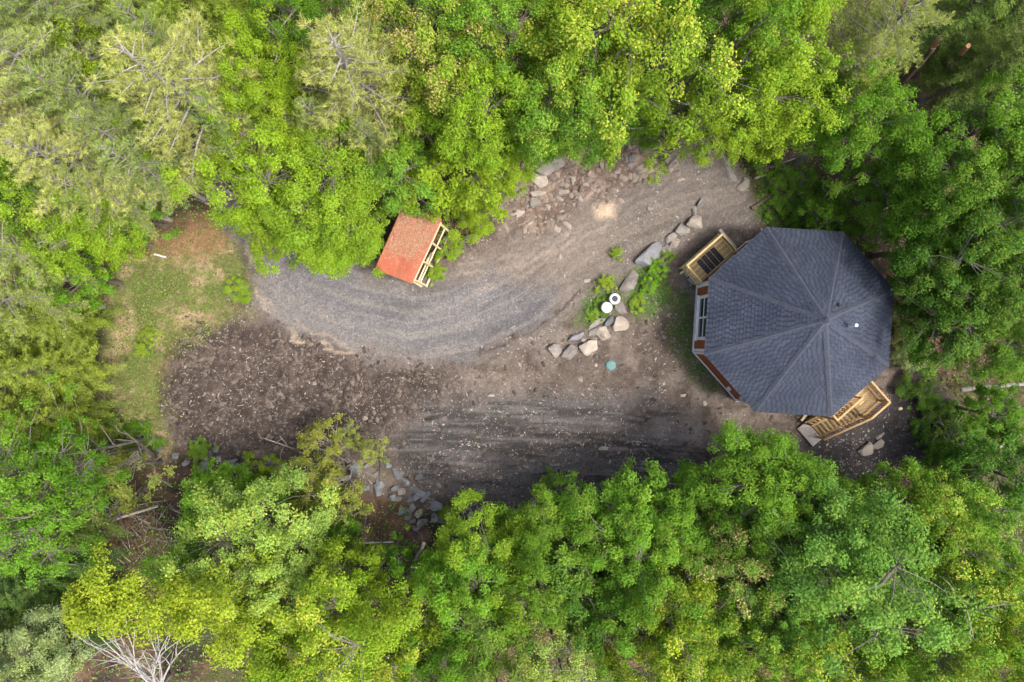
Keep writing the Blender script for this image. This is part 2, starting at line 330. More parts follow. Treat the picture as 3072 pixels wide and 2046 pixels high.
    C = mixn(C, mixn(np.zeros_like(C) + L((.15, .105, .078)), L((.27, .21, .165)), sstep(.42, .66, fbm(X * 1.6 - Y, Y * 1.6 + X, 4, 64))), bank * .85); Z = Z + bank * (fbm(X * 1.8, Y * 1.8, 3, 65) - .4) * .35
    C = mixn(C, L((.06, .125, .02)) * (.6 + .9 * n2[..., None]), z['lawn'] * sstep(.3, .55, n2 + .25 * z['lawn']))
    C = C * (.8 + .4 * n3[..., None]) * (1 - .13 * z['clear'][..., None])
    Z = Z + z['dark'] * (fbm(X * 3, Y * 3, 4, 36) - .5) * .36 + (1 - z['gravel']) * z['clear'] * (n3 - .5) * .06 + z['slate'] * ((st - .5) * .26 + (st2 - .5) * .16) + z['gravel'] * (r1 - .5) * .05 - (z['gravel'] + ed) * .05 * (np.exp(-((np.abs(u + .3) - .78) / .2) ** 2))
    V = np.stack([X, Y, Z], -1).reshape(-1, 3); ny, nx = X.shape
    idx = np.arange(ny * nx).reshape(ny, nx)
    q = np.stack([idx[:-1, :-1], idx[:-1, 1:], idx[1:, 1:], idx[1:, :-1]], -1).reshape(-1, 4)
    me = mesh_np('ground', V, q.ravel(), np.full(len(q), 4)); vcol(me, 'soil', np.concatenate([C.reshape(-1, 3), np.ones((len(V), 1))], 1))
    chips = np.clip(z['dark'] + .7 * z['clear'] * (1 - z['gravel']), 0, 1); vcol(me, 'mask', np.stack([z['gravel'], chips, np.clip(z['grass'] + z['lawn'], 0, 1), 1 - z['clear']], -1).reshape(-1, 4))
    me.polygons.foreach_set('use_smooth', np.ones(len(q), bool))
    m, nt, out = new_mat('soil_gravel_turf'); tc = nd(nt, 'ShaderNodeTexCoord'); a = nd(nt, 'ShaderNodeAttribute', attribute_name='soil'); k = nd(nt, 'ShaderNodeAttribute', attribute_name='mask')
    sp = nd(nt, 'ShaderNodeSeparateColor'); nt.links.new(k.outputs['Color'], sp.inputs[0]); vec = tc.outputs['Object']
    f1 = noise(nt, vec, 9, 6, .75); f2 = noise(nt, vec, 26, 4, .8)
    c = mixc(nt, 1.0, a.outputs['Color'], mixc(nt, ramp(nt, f1, .3, .7), (.62, .62, .62), (1.38, 1.36, 1.34)), 'MULTIPLY')
    vo = nd(nt, 'ShaderNodeTexVoronoi'); vo.inputs['Scale'].default_value = 17; nt.links.new(vec, vo.inputs['Vector'])
    spk = nd(nt, 'ShaderNodeSeparateColor'); nt.links.new(vo.outputs['Color'], spk.inputs[0])
    gsp = math_n(nt, 'MULTIPLY', ramp(nt, spk.outputs[0], .0, 1.0), 1.0)
    c = mixc(nt, math_n(nt, 'MULTIPLY', sp.outputs[0], .4), c, mixc(nt, 1.0, c, mixc(nt, gsp, (.6, .6, .62), (1.42, 1.4, 1.38)), 'MULTIPLY'))
    v2 = nd(nt, 'ShaderNodeTexVoronoi'); v2.inputs['Scale'].default_value = 11; v2.inputs['Randomness'].default_value = 1; nt.links.new(vec, v2.inputs['Vector'])
    s2 = nd(nt, 'ShaderNodeSeparateColor'); nt.links.new(v2.outputs['Color'], s2.inputs[0])
    chip = math_n(nt, 'MULTIPLY', math_n(nt, 'GREATER_THAN', s2.outputs[1], .8), math_n(nt, 'LESS_THAN', v2.outputs['Distance'], .34))
    c = mixc(nt, math_n(nt, 'MULTIPLY', math_n(nt, 'MULTIPLY', chip, sp.outputs[1]), .4), c, mixc(nt, s2.outputs[0], (.20, .15, .12), (.42, .36, .31)))
    c = mixc(nt, math_n(nt, 'MULTIPLY', sp.outputs[2], .8), c, mixc(nt, 1.0, c, mixc(nt, ramp(nt, f2, .35, .65), (.5, .55, .5), (1.5, 1.45, 1.4)), 'MULTIPLY'))
    hb = math_n(nt, 'ADD', f1, math_n(nt, 'MULTIPLY', f2, .5)); principled(nt, out, c, .95, .15, hb, .8, .06)
    o = obj('ground', me, m); tag(o, kind='structure'); return o
GROUND = build_ground()
deps = bpy.context.evaluated_depsgraph_get()
from mathutils.bvhtree import BVHTree
def _bvh():
    me = GROUND.data; n = len(me.vertices); co = np.empty(n * 3, np.float32); me.vertices.foreach_get('co', co)
    pl = np.empty(len(me.loops), np.int32); me.loops.foreach_get('vertex_index', pl)
    return BVHTree.FromPolygons(co.reshape(-1, 3).tolist(), pl.reshape(-1, 4).tolist())
BV = _bvh()
def gz(x, y):
    r = BV.ray_cast(Vector((x, y, 50)), Vector((0, 0, -1))); return r[0].z if r[0] else 0.0
def gp(sx, sy):
    w = S(sx, sy, 0)
    for _ in range(3): w = S(sx, sy, gz(w.x, w.y))
    return w

# ------------------------------------------------------------------ small stuff lying on the soil
def scatter(n, box, dens, seed):
    r = np.random.default_rng(seed); x = r.uniform(box[0], box[1], n); y = r.uniform(box[2], box[3], n)
    k = r.random(n) < dens(x, y); return x[k], y[k], r
def chips(name, label, cat, n, box, dens, smin, smax, cols, seed, el=(1, 2.2), block=False):
    x, y, r = scatter(n, box, dens, seed); m = len(x)
    if m > 26000: x, y, m = x[:26000], y[:26000], 26000
    zz = np.array([gz(a, b) for a, b in zip(x, y)])
    base = np.array([(1, 0, 0), (0, 1, 0), (-1, 0, 0), (0, -1, 0), (0, 0, 1.0)])
    fc = np.array([(0, 1, 4), (1, 2, 4), (2, 3, 4), (3, 0, 4)])
    if block:                                                   # jittered blocks with a narrower top
        base = np.array([(-1, -.8, 0), (1, -.9, 0), (.9, 1, 0), (-1, .9, 0), (-.75, -.6, 1), (.7, -.75, 1.1), (.65, .7, .9), (-.7, .65, 1.0)])
        fc = np.array([(4, 5, 6), (4, 6, 7), (0, 1, 5), (0, 5, 4), (1, 2, 6), (1, 6, 5), (2, 3, 7), (2, 7, 6), (3, 0, 4), (3, 4, 7)])
    nv = len(base); sz = smin + (smax - smin) * r.random(m) ** 2.5; e = r.uniform(el[0], el[1], m); an = r.uniform(0, 6.283, m); ht = r.uniform(.25, .6, m)
    b = np.repeat(base[None], m, 0) * (1 + r.uniform(-.35, .35, (m, nv, 1)))
    if not block: b[:, 4, 0:2] = r.uniform(-.4, .4, (m, 2))
    b[..., 0] *= (sz * e)[:, None]; b[..., 1] *= (sz / np.sqrt(e))[:, None]; b[..., 2] *= (sz * ht)[:, None]
    ca, sa = np.cos(an)[:, None], np.sin(an)[:, None]; bx = b[..., 0] * ca - b[..., 1] * sa; by = b[..., 0] * sa + b[..., 1] * ca
    V = np.stack([bx + x[:, None], by + y[:, None], b[..., 2] + zz[:, None] - .004], -1).reshape(-1, 3)
    F = (fc[None] + nv * np.arange(m)[:, None, None]).reshape(-1, 3); me = mesh_np(name, V, F.ravel(), np.full(len(F), 3))
    cols = np.array(cols); c = cols[r.integers(0, len(cols), m)] * r.uniform(.7, 1.3, (m, 1)); vcol(me, 'tint', np.concatenate([np.repeat(c, nv, 0), np.ones((m * nv, 1))], 1))
    return tag(obj(name, me, M_chip), label, cat, kind='stuff')
M_chip = attr_mat('stone_and_wood_chips', .9, .2, 25, .2)
def dz(key, w=1.0):
    def f(x, y):
        z = zones(x, y); return z[key] * w
    return f
chips('wood_chips', 'pale wood and stone chips strewn over the dark soil', 'chips', 11000, (-19, -2, -7.5, 1.5), lambda x, y: zones(x, y)['dark'] * sstep(.38, .68, fbm(x * 1.3, y * 1.3, 4, 78)), .012, .075, [(.13, .105, .085), (.17, .145, .125), (.10, .08, .065), (.08, .065, .055), (.22, .20, .18)], 101, (1, 3.2))
def d_clear(x, y):
    z = zones(x, y); return z['clear'] * (1 - .8 * z['gravel']) * (1 - .7 * z['tan']) * sstep(.40, .72, fbm(x * .9, y * .9, 4, 77)) * .9
chips('stone_chips', 'small stone chips scattered over the brown clearing', 'stones', 42000, (-18, 21, -9.3, 11), d_clear, .014, .075, [(.21, .185, .165), (.27, .245, .22), (.16, .14, .12), (.13, .12, .115), (.23, .185, .155)], 102, (1, 2.2))
chips('gravel', 'grey crushed gravel on the curving drive', 'gravel', 22000, (-18, 4, -2.5, 8), lambda x, y: zones(x, y)['gravel'] * sstep(.40, .66, fbm(x * 1.1, y * 1.1, 4, 76)), .012, .04, [(.20, .20, .21), (.14, .14, .15), (.25, .245, .24), (.18, .17, .165)], 103, (1, 1.6))
def d_sl(x, y):
    z = zones(x, y); return np.clip(z['slate'] + z['black'], 0, 1) * sstep(.38, .68, fbm(x * .7, y * 1.8, 4, 79)) * .8
chips('slate_chips', 'dark slate fragments on the grey lower track', 'stones', 22000, (-8, 24, -9.5, -2), d_sl, .014, .065, [(.10, .10, .10), (.16, .155, .15), (.21, .20, .195), (.17, .125, .12), (.06, .06, .06)], 104, (1, 2.4))
chips('soil_clods', 'dark clods of churned soil over the lower clearing', 'soil', 34000, (-19, 20, -8.5, 2), lambda x, y: (lambda z: np.clip(z['dark'] * 1.0 + .12 * z['clear'] * (1 - z['gravel']) * (1 - z['tan']), 0, 1))(zones(x, y)) * sstep(.36, .6, fbm(x * 1.1, y * 1.1, 4, 75)), .02, .12, [(.075, .058, .048), (.10, .08, .066), (.06, .048, .04), (.12, .10, .085)], 106, (1, 1.7), True)
def d_bank(x, y): return poly_mask(x, y, [(1160, 430), (1260, 350), (1400, 325), (1640, 345), (1480, 430), (1330, 480), (1230, 540), (1150, 530)], .8, .7, 63)
chips('rubble', 'broken rock rubble on the bare bank below the maples', 'rubble', 2600, (-1, 12, 4.5, 12), d_bank, .02, .17, [(.18, .15, .12), (.23, .20, .17), (.14, .115, .095), (.20, .155, .125)], 105, (1, 1.8), True)

# ------------------------------------------------------------------ leaf meshes
def leaf_mesh(name, pos, nrm, dr, Ln, W, tint, fold=.18):
    n = len(pos); nrm = nrm / (np.linalg.norm(nrm, axis=1, keepdims=True) + 1e-9)
    dr = dr - nrm * np.sum(dr * nrm, 1, keepdims=True); dr = dr / (np.linalg.norm(dr, axis=1, keepdims=True) + 1e-9)
    sd = np.cross(nrm, dr); Ln = Ln[:, None]; W = W[:, None]
    V = np.stack([pos - dr * Ln * .5, pos + sd * W * .5 + nrm * W * fold - dr * Ln * .08, pos + dr * Ln * .5, pos - sd * W * .5 + nrm * W * fold - dr * Ln * .08], 1).reshape(-1, 3)
    i = 4 * np.arange(n)[:, None]; F = np.concatenate([i + np.array([[0, 2, 1]]), i + np.array([[0, 3, 2]])], 1).reshape(-1)
    me = mesh_np(name, V, F, np.full(2 * n, 3)); vcol(me, 'tint', np.repeat(np.concatenate([tint, np.ones((n, 1))], 1), 4, 0)); return me
def needle_mesh(name, pos, dr, Ln, W, tint, r):
    n = len(pos); dr = dr / (np.linalg.norm(dr, axis=1, keepdims=True) + 1e-9); q = r.normal(size=(n, 3)); sd = np.cross(dr, q); sd /= np.linalg.norm(sd, axis=1, keepdims=True) + 1e-9
    V = np.stack([pos - sd * W[:, None], pos + sd * W[:, None], pos + dr * Ln[:, None]], 1).reshape(-1, 3)
    me = mesh_np(name, V, np.arange(3 * n), np.full(n, 3)); vcol(me, 'tint', np.repeat(np.concatenate([tint, np.ones((n, 1))], 1), 3, 0)); return me
def curve(a, b, bend, r, n=4):
    a, b = np.array(a), np.array(b); m = (a + b) / 2 + r.normal(size=3) * bend * np.linalg.norm(b - a) + np.array([0, 0, bend * np.linalg.norm(b - a)])
    t = np.linspace(0, 1, n)[:, None]; return (1 - t) ** 2 * a + 2 * t * (1 - t) * m + t * t * b
# broadleaf: limbs end in leafy clumps; the clumps fill an uneven dome
def broadleaf(seed, R, Ht, lsize, npuff, nleaf, stems=1, flat=.75, base=.42, prad=(.30, .58), loose=0.0):
    r = np.random.default_rng(seed); mb = MB(); lobes = r.normal(size=(5,)) * .16; ph = r.uniform(0, 6.28, 5)
    zc = Ht * (base + (1 - base) * .40); rz = Ht * (1 - base) * .60
    limbs = []
    for sidx in range(stems):
        off = r.normal(size=3) * (.25 if stems > 1 else 0); off[2] = 0; lean = r.normal(size=3) * (.35 if stems > 1 else .12); lean[2] = 0
        tp = np.array([0, 0, Ht * .86]) + lean * R + off * 3; tr = curve(off, tp, .02, r, 6); r0 = (.030 if stems == 1 else .02) * Ht * .5 + .03
        mb.tube(tr, np.linspace(r0, .025, 6), 7)
        nl = max(4, int(9 / stems))
        for k in range(nl):
            t = .36 + .55 * (k + r.random()) / nl; p0 = tr[0] * 0 + np.array([np.interp(t, np.linspace(0, 1, 6), tr[:, j]) for j in range(3)])
            an = k * 2.4 + r.random(); rr = R * (1.05 - .55 * t) * r.uniform(.55, .9)
            p1 = p0 + np.array([math.cos(an) * rr, math.sin(an) * rr, rr * r.uniform(.45, .95)]); c = curve(p0, p1, .12, r, 5); limbs.append(c)
            mb.tube(c, np.linspace(r0 * .45 * (1.1 - t), .018, 5), 5)
    nodes = np.concatenate([l[1:] for l in limbs])
    u = r.normal(size=(npuff, 3)); u[:, 2] = np.abs(u[:, 2]) * 1.0 - .30; u /= np.linalg.norm(u, axis=1, keepdims=True)
    an = np.arctan2(u[:, 1], u[:, 0]); lob = 1 + sum(lobes[i] * np.cos((i + 2) * an + ph[i]) for i in range(5)) + r.normal(size=npuff) * .07
    rad = np.where(r.random(npuff) < .74, r.uniform(.80, 1.0, npuff), r.uniform(.35, .8, npuff)) * lob
    pc = np.stack([u[:, 0] * rad * R, u[:, 1] * rad * R, zc + u[:, 2] * rad * rz], 1)
    for c in pc:
        d = np.linalg.norm(nodes - c, axis=1) + .8 * np.maximum(nodes[:, 2] - c[2], 0); k = nodes[np.argmin(d)]; mb.tube(curve(k, c, .10, r, 3), (.02, .012, .005), 3, False)
    pr = r.uniform(*prad, npuff) * (R / 2.4) ** .35; w = pr ** 2; cnt = np.maximum(8, (nleaf * w / w.sum())).astype(int); pi = np.repeat(np.arange(npuff), cnt); n = len(pi)
    d = r.normal(size=(n, 3)); d[:, 2] = d[:, 2] * .9 + .25; d /= np.linalg.norm(d, axis=1, keepdims=True); q = r.random(n) ** (.45 + loose)
    loc = d * (pr[pi] * q)[:, None]; loc[:, 2] *= flat; jit = r.normal(size=(n, 3)) * .05; pos = pc[pi] + loc * (1 + .25 * r.normal(size=(n, 1)) * (.5 + loose)) + jit
    out = (pos - np.array([0, 0, zc - rz * .3])); out /= np.linalg.norm(out, axis=1, keepdims=True)
    nrm = d * .55 + out * .35 + np.array([0, 0, .75]) + r.normal(size=(n, 3)) * .45; dr = d + r.normal(size=(n, 3)) * .6 - np.array([0, 0, .2])
    hi = np.clip((pos[:, 2] - zc) / rz, 0, 1); tipw = np.clip((q - .5) * 2, 0, 1) * (.25 + .75 * (r.random(npuff)[pi] < .5)) * (.35 + .65 * hi)
    tint = np.stack([r.random(n) * .6 + r.random(npuff)[pi] * .4, np.clip(1.6 * tipw * r.random(n), 0, 1), r.random(npuff)[pi] * .7 + r.random(n) * .3], 1)
    return mb.mesh('trunk'), leaf_mesh('crown', pos, nrm, dr, lsize * r.uniform(.65, 1.25, n), lsize * r.uniform(.55, .95, n), tint)
def pine(seed, R, Ht, ntuft=26):
    r = np.random.default_rng(seed); mb = MB(); mb.tube([(0, 0, 0), (.05, 0, Ht * .4), (.0, .06, Ht * .75), (0, 0, Ht)], (.17, .13, .07, .015), 7)
    T = []; D = []; B = []; nb = 0; z = Ht * .38
    while z < Ht * .99:
        t = (z - Ht * .38) / (Ht * .62); Lb = R * (1 - t ** 1.6) * r.uniform(.85, 1.1) + .18; a0 = r.random() * 6.28
        for k in range(5 if t < .8 else 4):
            if r.random() < .06: continue
            an = a0 + k * 1.257 + r.normal() * .2; L_ = Lb * r.uniform(.7, 1.12); dv = np.array([math.cos(an), math.sin(an), 0]); up = .10 + .5 * t
            p0 = np.array([0, 0, z]); p1 = p0 + dv * L_ + np.array([0, 0, L_ * up]); c = curve(p0, p1, .06, r, 6); mb.tube(c, np.linspace(.02 + .012 * L_, .007, 6), 4, False); nb += 1; bc = r.random()
            side = np.array([-dv[1], dv[0], 0]); ns = max(3, int(L_ / .17))
            for j in range(ns):
                s = .17 + .83 * (j + .5) / ns; pb = np.array([np.interp(s, np.linspace(0, 1, 6), c[:, i]) for i in range(3)])
                for sg in (-1, 1):
                    tl = (.16 + .42 * L_ * .45 * (1.15 - s)) * r.uniform(.6, 1.2); td = dv * .65 + side * sg * .75 + np.array([0, 0, .28 + .2 * r.random()]); td /= np.linalg.norm(td); pe = pb + td * tl
                    if tl > .3: mb.tube([pb, pe], (.008, .004), 3, False)
                    for f in ((1.0,) if tl < .28 else (.5, 1.0)):
                        T.append(pb + td * tl * f + r.normal(size=3) * .03); D.append(td + np.array([0, 0, .35])); B.append(bc)
            T.append(p1); D.append(dv + np.array([0, 0, .4])); B.append(bc)
        z += Ht * .046 * r.uniform(.8, 1.2)
    T = np.array(T); D = np.array(D); B = np.array(B); D /= np.linalg.norm(D, axis=1, keepdims=True); n = len(T) * ntuft; i = np.repeat(np.arange(len(T)), ntuft)
    dr = D[i] * .75 + r.normal(size=(n, 3)) * .62; pos = T[i] - D[i] * (r.random((n, 1)) * .14)
    tr_ = r.random(len(T)); tint = np.stack([r.random(n) * .5 + tr_[i] * .5, r.random(n) * (tr_[i] > .5), B[i] * .6 + .4 * r.random(n)], 1)
    return mb.mesh('trunk'), needle_mesh('crown', pos, dr, r.uniform(.11, .19, n), r.uniform(.0075, .013, n), tint, r)
def hemlock(seed, R, Ht):
    r = np.random.default_rng(seed); mb = MB(); mb.tube([(0, 0, 0), (.04, 0, Ht * .5), (0, 0, Ht)], (.16, .09, .012), 7); PS = []; DR = []; LN = []; BB = []; TP = []
    nb = 105
    for k in range(nb):
        t = ((k + r.random()) / nb) ** .9; z = Ht * (.14 + .85 * t); L_ = R * (1 - t ** 1.25) * r.uniform(.72, 1.12) + .15; an = k * 2.39996 + r.normal() * .25
        dv = np.array([math.cos(an), math.sin(an), 0]); side = np.array([-dv[1], dv[0], 0]); p0 = np.array([0, 0, z]); p1 = p0 + dv * L_ + np.array([0, 0, L_ * (.12 + .2 * t)]); c = curve(p0, p1, .10, r, 6); c[-1, 2] -= .10 * L_
        mb.tube(c, np.linspace(.012 + .01 * L_, .004, 6), 3, False); ns = max(4, int(L_ / .105)); bc = r.random()
        for j in range(ns):
            s = .16 + .84 * (j + r.random()) / ns; pb = np.array([np.interp(s, np.linspace(0, 1, 6), c[:, i]) for i in range(3)])
            for sg in (-1, 1):
                tl = (.12 + .40 * L_ * (1.08 - s) * .8) * r.uniform(.55, 1.1); td = dv * .8 + side * sg * .65 + np.array([0, 0, -.08 + r.normal() * .14]); td /= np.linalg.norm(td); m = max(2, int(tl / .075))
                f = (np.arange(m) + r.random(m)) / m; sd2 = np.cross(td, [0, 0, 1.0])
                for sg2 in (-1, 1):
                    PS.append(pb + td * (f * tl)[:, None] + sd2 * sg2 * .035); DR.append(np.repeat((td * .8 + sd2 * sg2 * .6)[None], m, 0)); LN.append(.11 + .07 * (1 - f)); BB.append(np.full(m, bc)); TP.append(np.clip(s * .5 + f * .5, 0, 1))
    pos = np.concatenate(PS); dr = np.concatenate(DR); ln = np.concatenate(LN); bb = np.concatenate(BB); tp = np.concatenate(TP); n = len(pos)
    pos += r.normal(size=(n, 3)) * .018; nrm = np.array([0, 0, 1.0]) + r.normal(size=(n, 3)) * .38
    tint = np.stack([r.random(n) * .6 + bb * .4, np.clip((tp - .55) * 2.2, 0, 1) * r.random(n), bb], 1)
    return mb.mesh('trunk'), leaf_mesh('crown', pos, nrm, dr, ln * r.uniform(.8, 1.3, n), .038 * r.uniform(.7, 1.3, n), tint, .1)

PROTO = {}
def proto(key, fn, n, R, Ht): PROTO[key] = [(fn(i), R, Ht) for i in range(n)]
proto('maple', lambda i: broadleaf(200 + i, 2.5, 10, .098, 190, 29000, 1, .75, .42, (.22, .50)), 5, 2.5, 10)
proto('young', lambda i: broadleaf(300 + i, 1.7, 7, .094, 115, 14000, 1, .8, .35, (.18, .42)), 4, 1.7, 7)
proto('airy', lambda i: broadleaf(400 + i, 2.3, 9, .094, 130, 13000, 2, .8, .4, (.2, .46), .35), 3, 2.3, 9)
proto('shrub', lambda i: broadleaf(500 + i, 1.1, 2.2, .085, 46, 5000, 4, .8, .12, (.2, .36)), 3, 1.1, 2.2)
proto('sapling', lambda i: broadleaf(550 + i, 1.0, 4.0, .09, 46, 3200, 3, .8, .3, (.18, .34), .4), 3, 1.0, 4.0)
proto('pine', lambda i: pine(600 + i, 2.6, 11), 4, 2.6, 11)
proto('hemlock', lambda i: hemlock(700 + i, 2.2, 9.5), 4, 2.2, 9.5)
NAMES = dict(maple='maple_tree', young='young_maple_tree', airy='broadleaf_tree', shrub='shrub', sapling='sapling', pine='pine_tree', hemlock='hemlock_tree')
CATS = dict(maple='tree', young='tree', airy='tree', shrub='shrub', sapling='sapling', pine='tree', hemlock='tree')
LM = dict(pine=M_needle, hemlock=M_hem)
COLS = dict(pine=(.375, .435, .135), pine2=(.285, .385, .105), yg=(.185, .315, .022), yg2=(.225, .345, .026), gr=(.092, .22, .018), gr2=(.125, .275, .028), dk=(.05, .135, .014), dk2=(.07, .18, .022),  # dk, dk2: dark foliage with dimmer light painted in, mostly on the right
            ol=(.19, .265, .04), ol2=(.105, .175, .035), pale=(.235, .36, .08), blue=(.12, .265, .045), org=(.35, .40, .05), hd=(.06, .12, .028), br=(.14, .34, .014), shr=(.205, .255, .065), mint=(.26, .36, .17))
cnt_ = {}
def plant(kind, vx, vy, rp, ht, colk, label, tip=.35, group=None, pink=False, bark=None):
    k = cnt_.get(kind, 0); cnt_[kind] = k + 1; (tm, cm), R, Ht = PROTO[kind][k % len(PROTO[kind])]
    zc = ht * {'hemlock': .36, 'pine': .62, 'shrub': .6}.get(kind, .72); g = 0
    for _ in range(2):
        p = P(vx, vy, zc + g); g = gz(p.x, p.y)
    rm = rp / 1569 * (H - zc - g); r = random.Random(vx * 7 + vy * 13); s = rm / R; sz = ht / Ht
    o = empty(NAMES[kind], (p.x, p.y, g - .05), label, CATS[kind], group); o.rotation_euler = (r.gauss(0, .03), r.gauss(0, .03), r.uniform(0, 6.28)); o.scale = (s, s * r.uniform(.92, 1.08), sz)
    t = obj('trunk', tm, M_pbark if kind == 'pine' else M_bark, o); c = bpy.data.objects.new('crown', cm); COL.objects.link(c); c.parent = o
    if not cm.materials: cm.materials.append(LM.get(kind, M_leaf))
    if pink: c.material_slots[0].link = 'OBJECT'; c.material_slots[0].material = M_leafp
    b = COLS[colk]; j = r.uniform(.88, 1.12); c.color = (b[0] * j * r.uniform(.93, 1.07), b[1] * j, b[2] * j * r.uniform(.9, 1.15), tip); return o

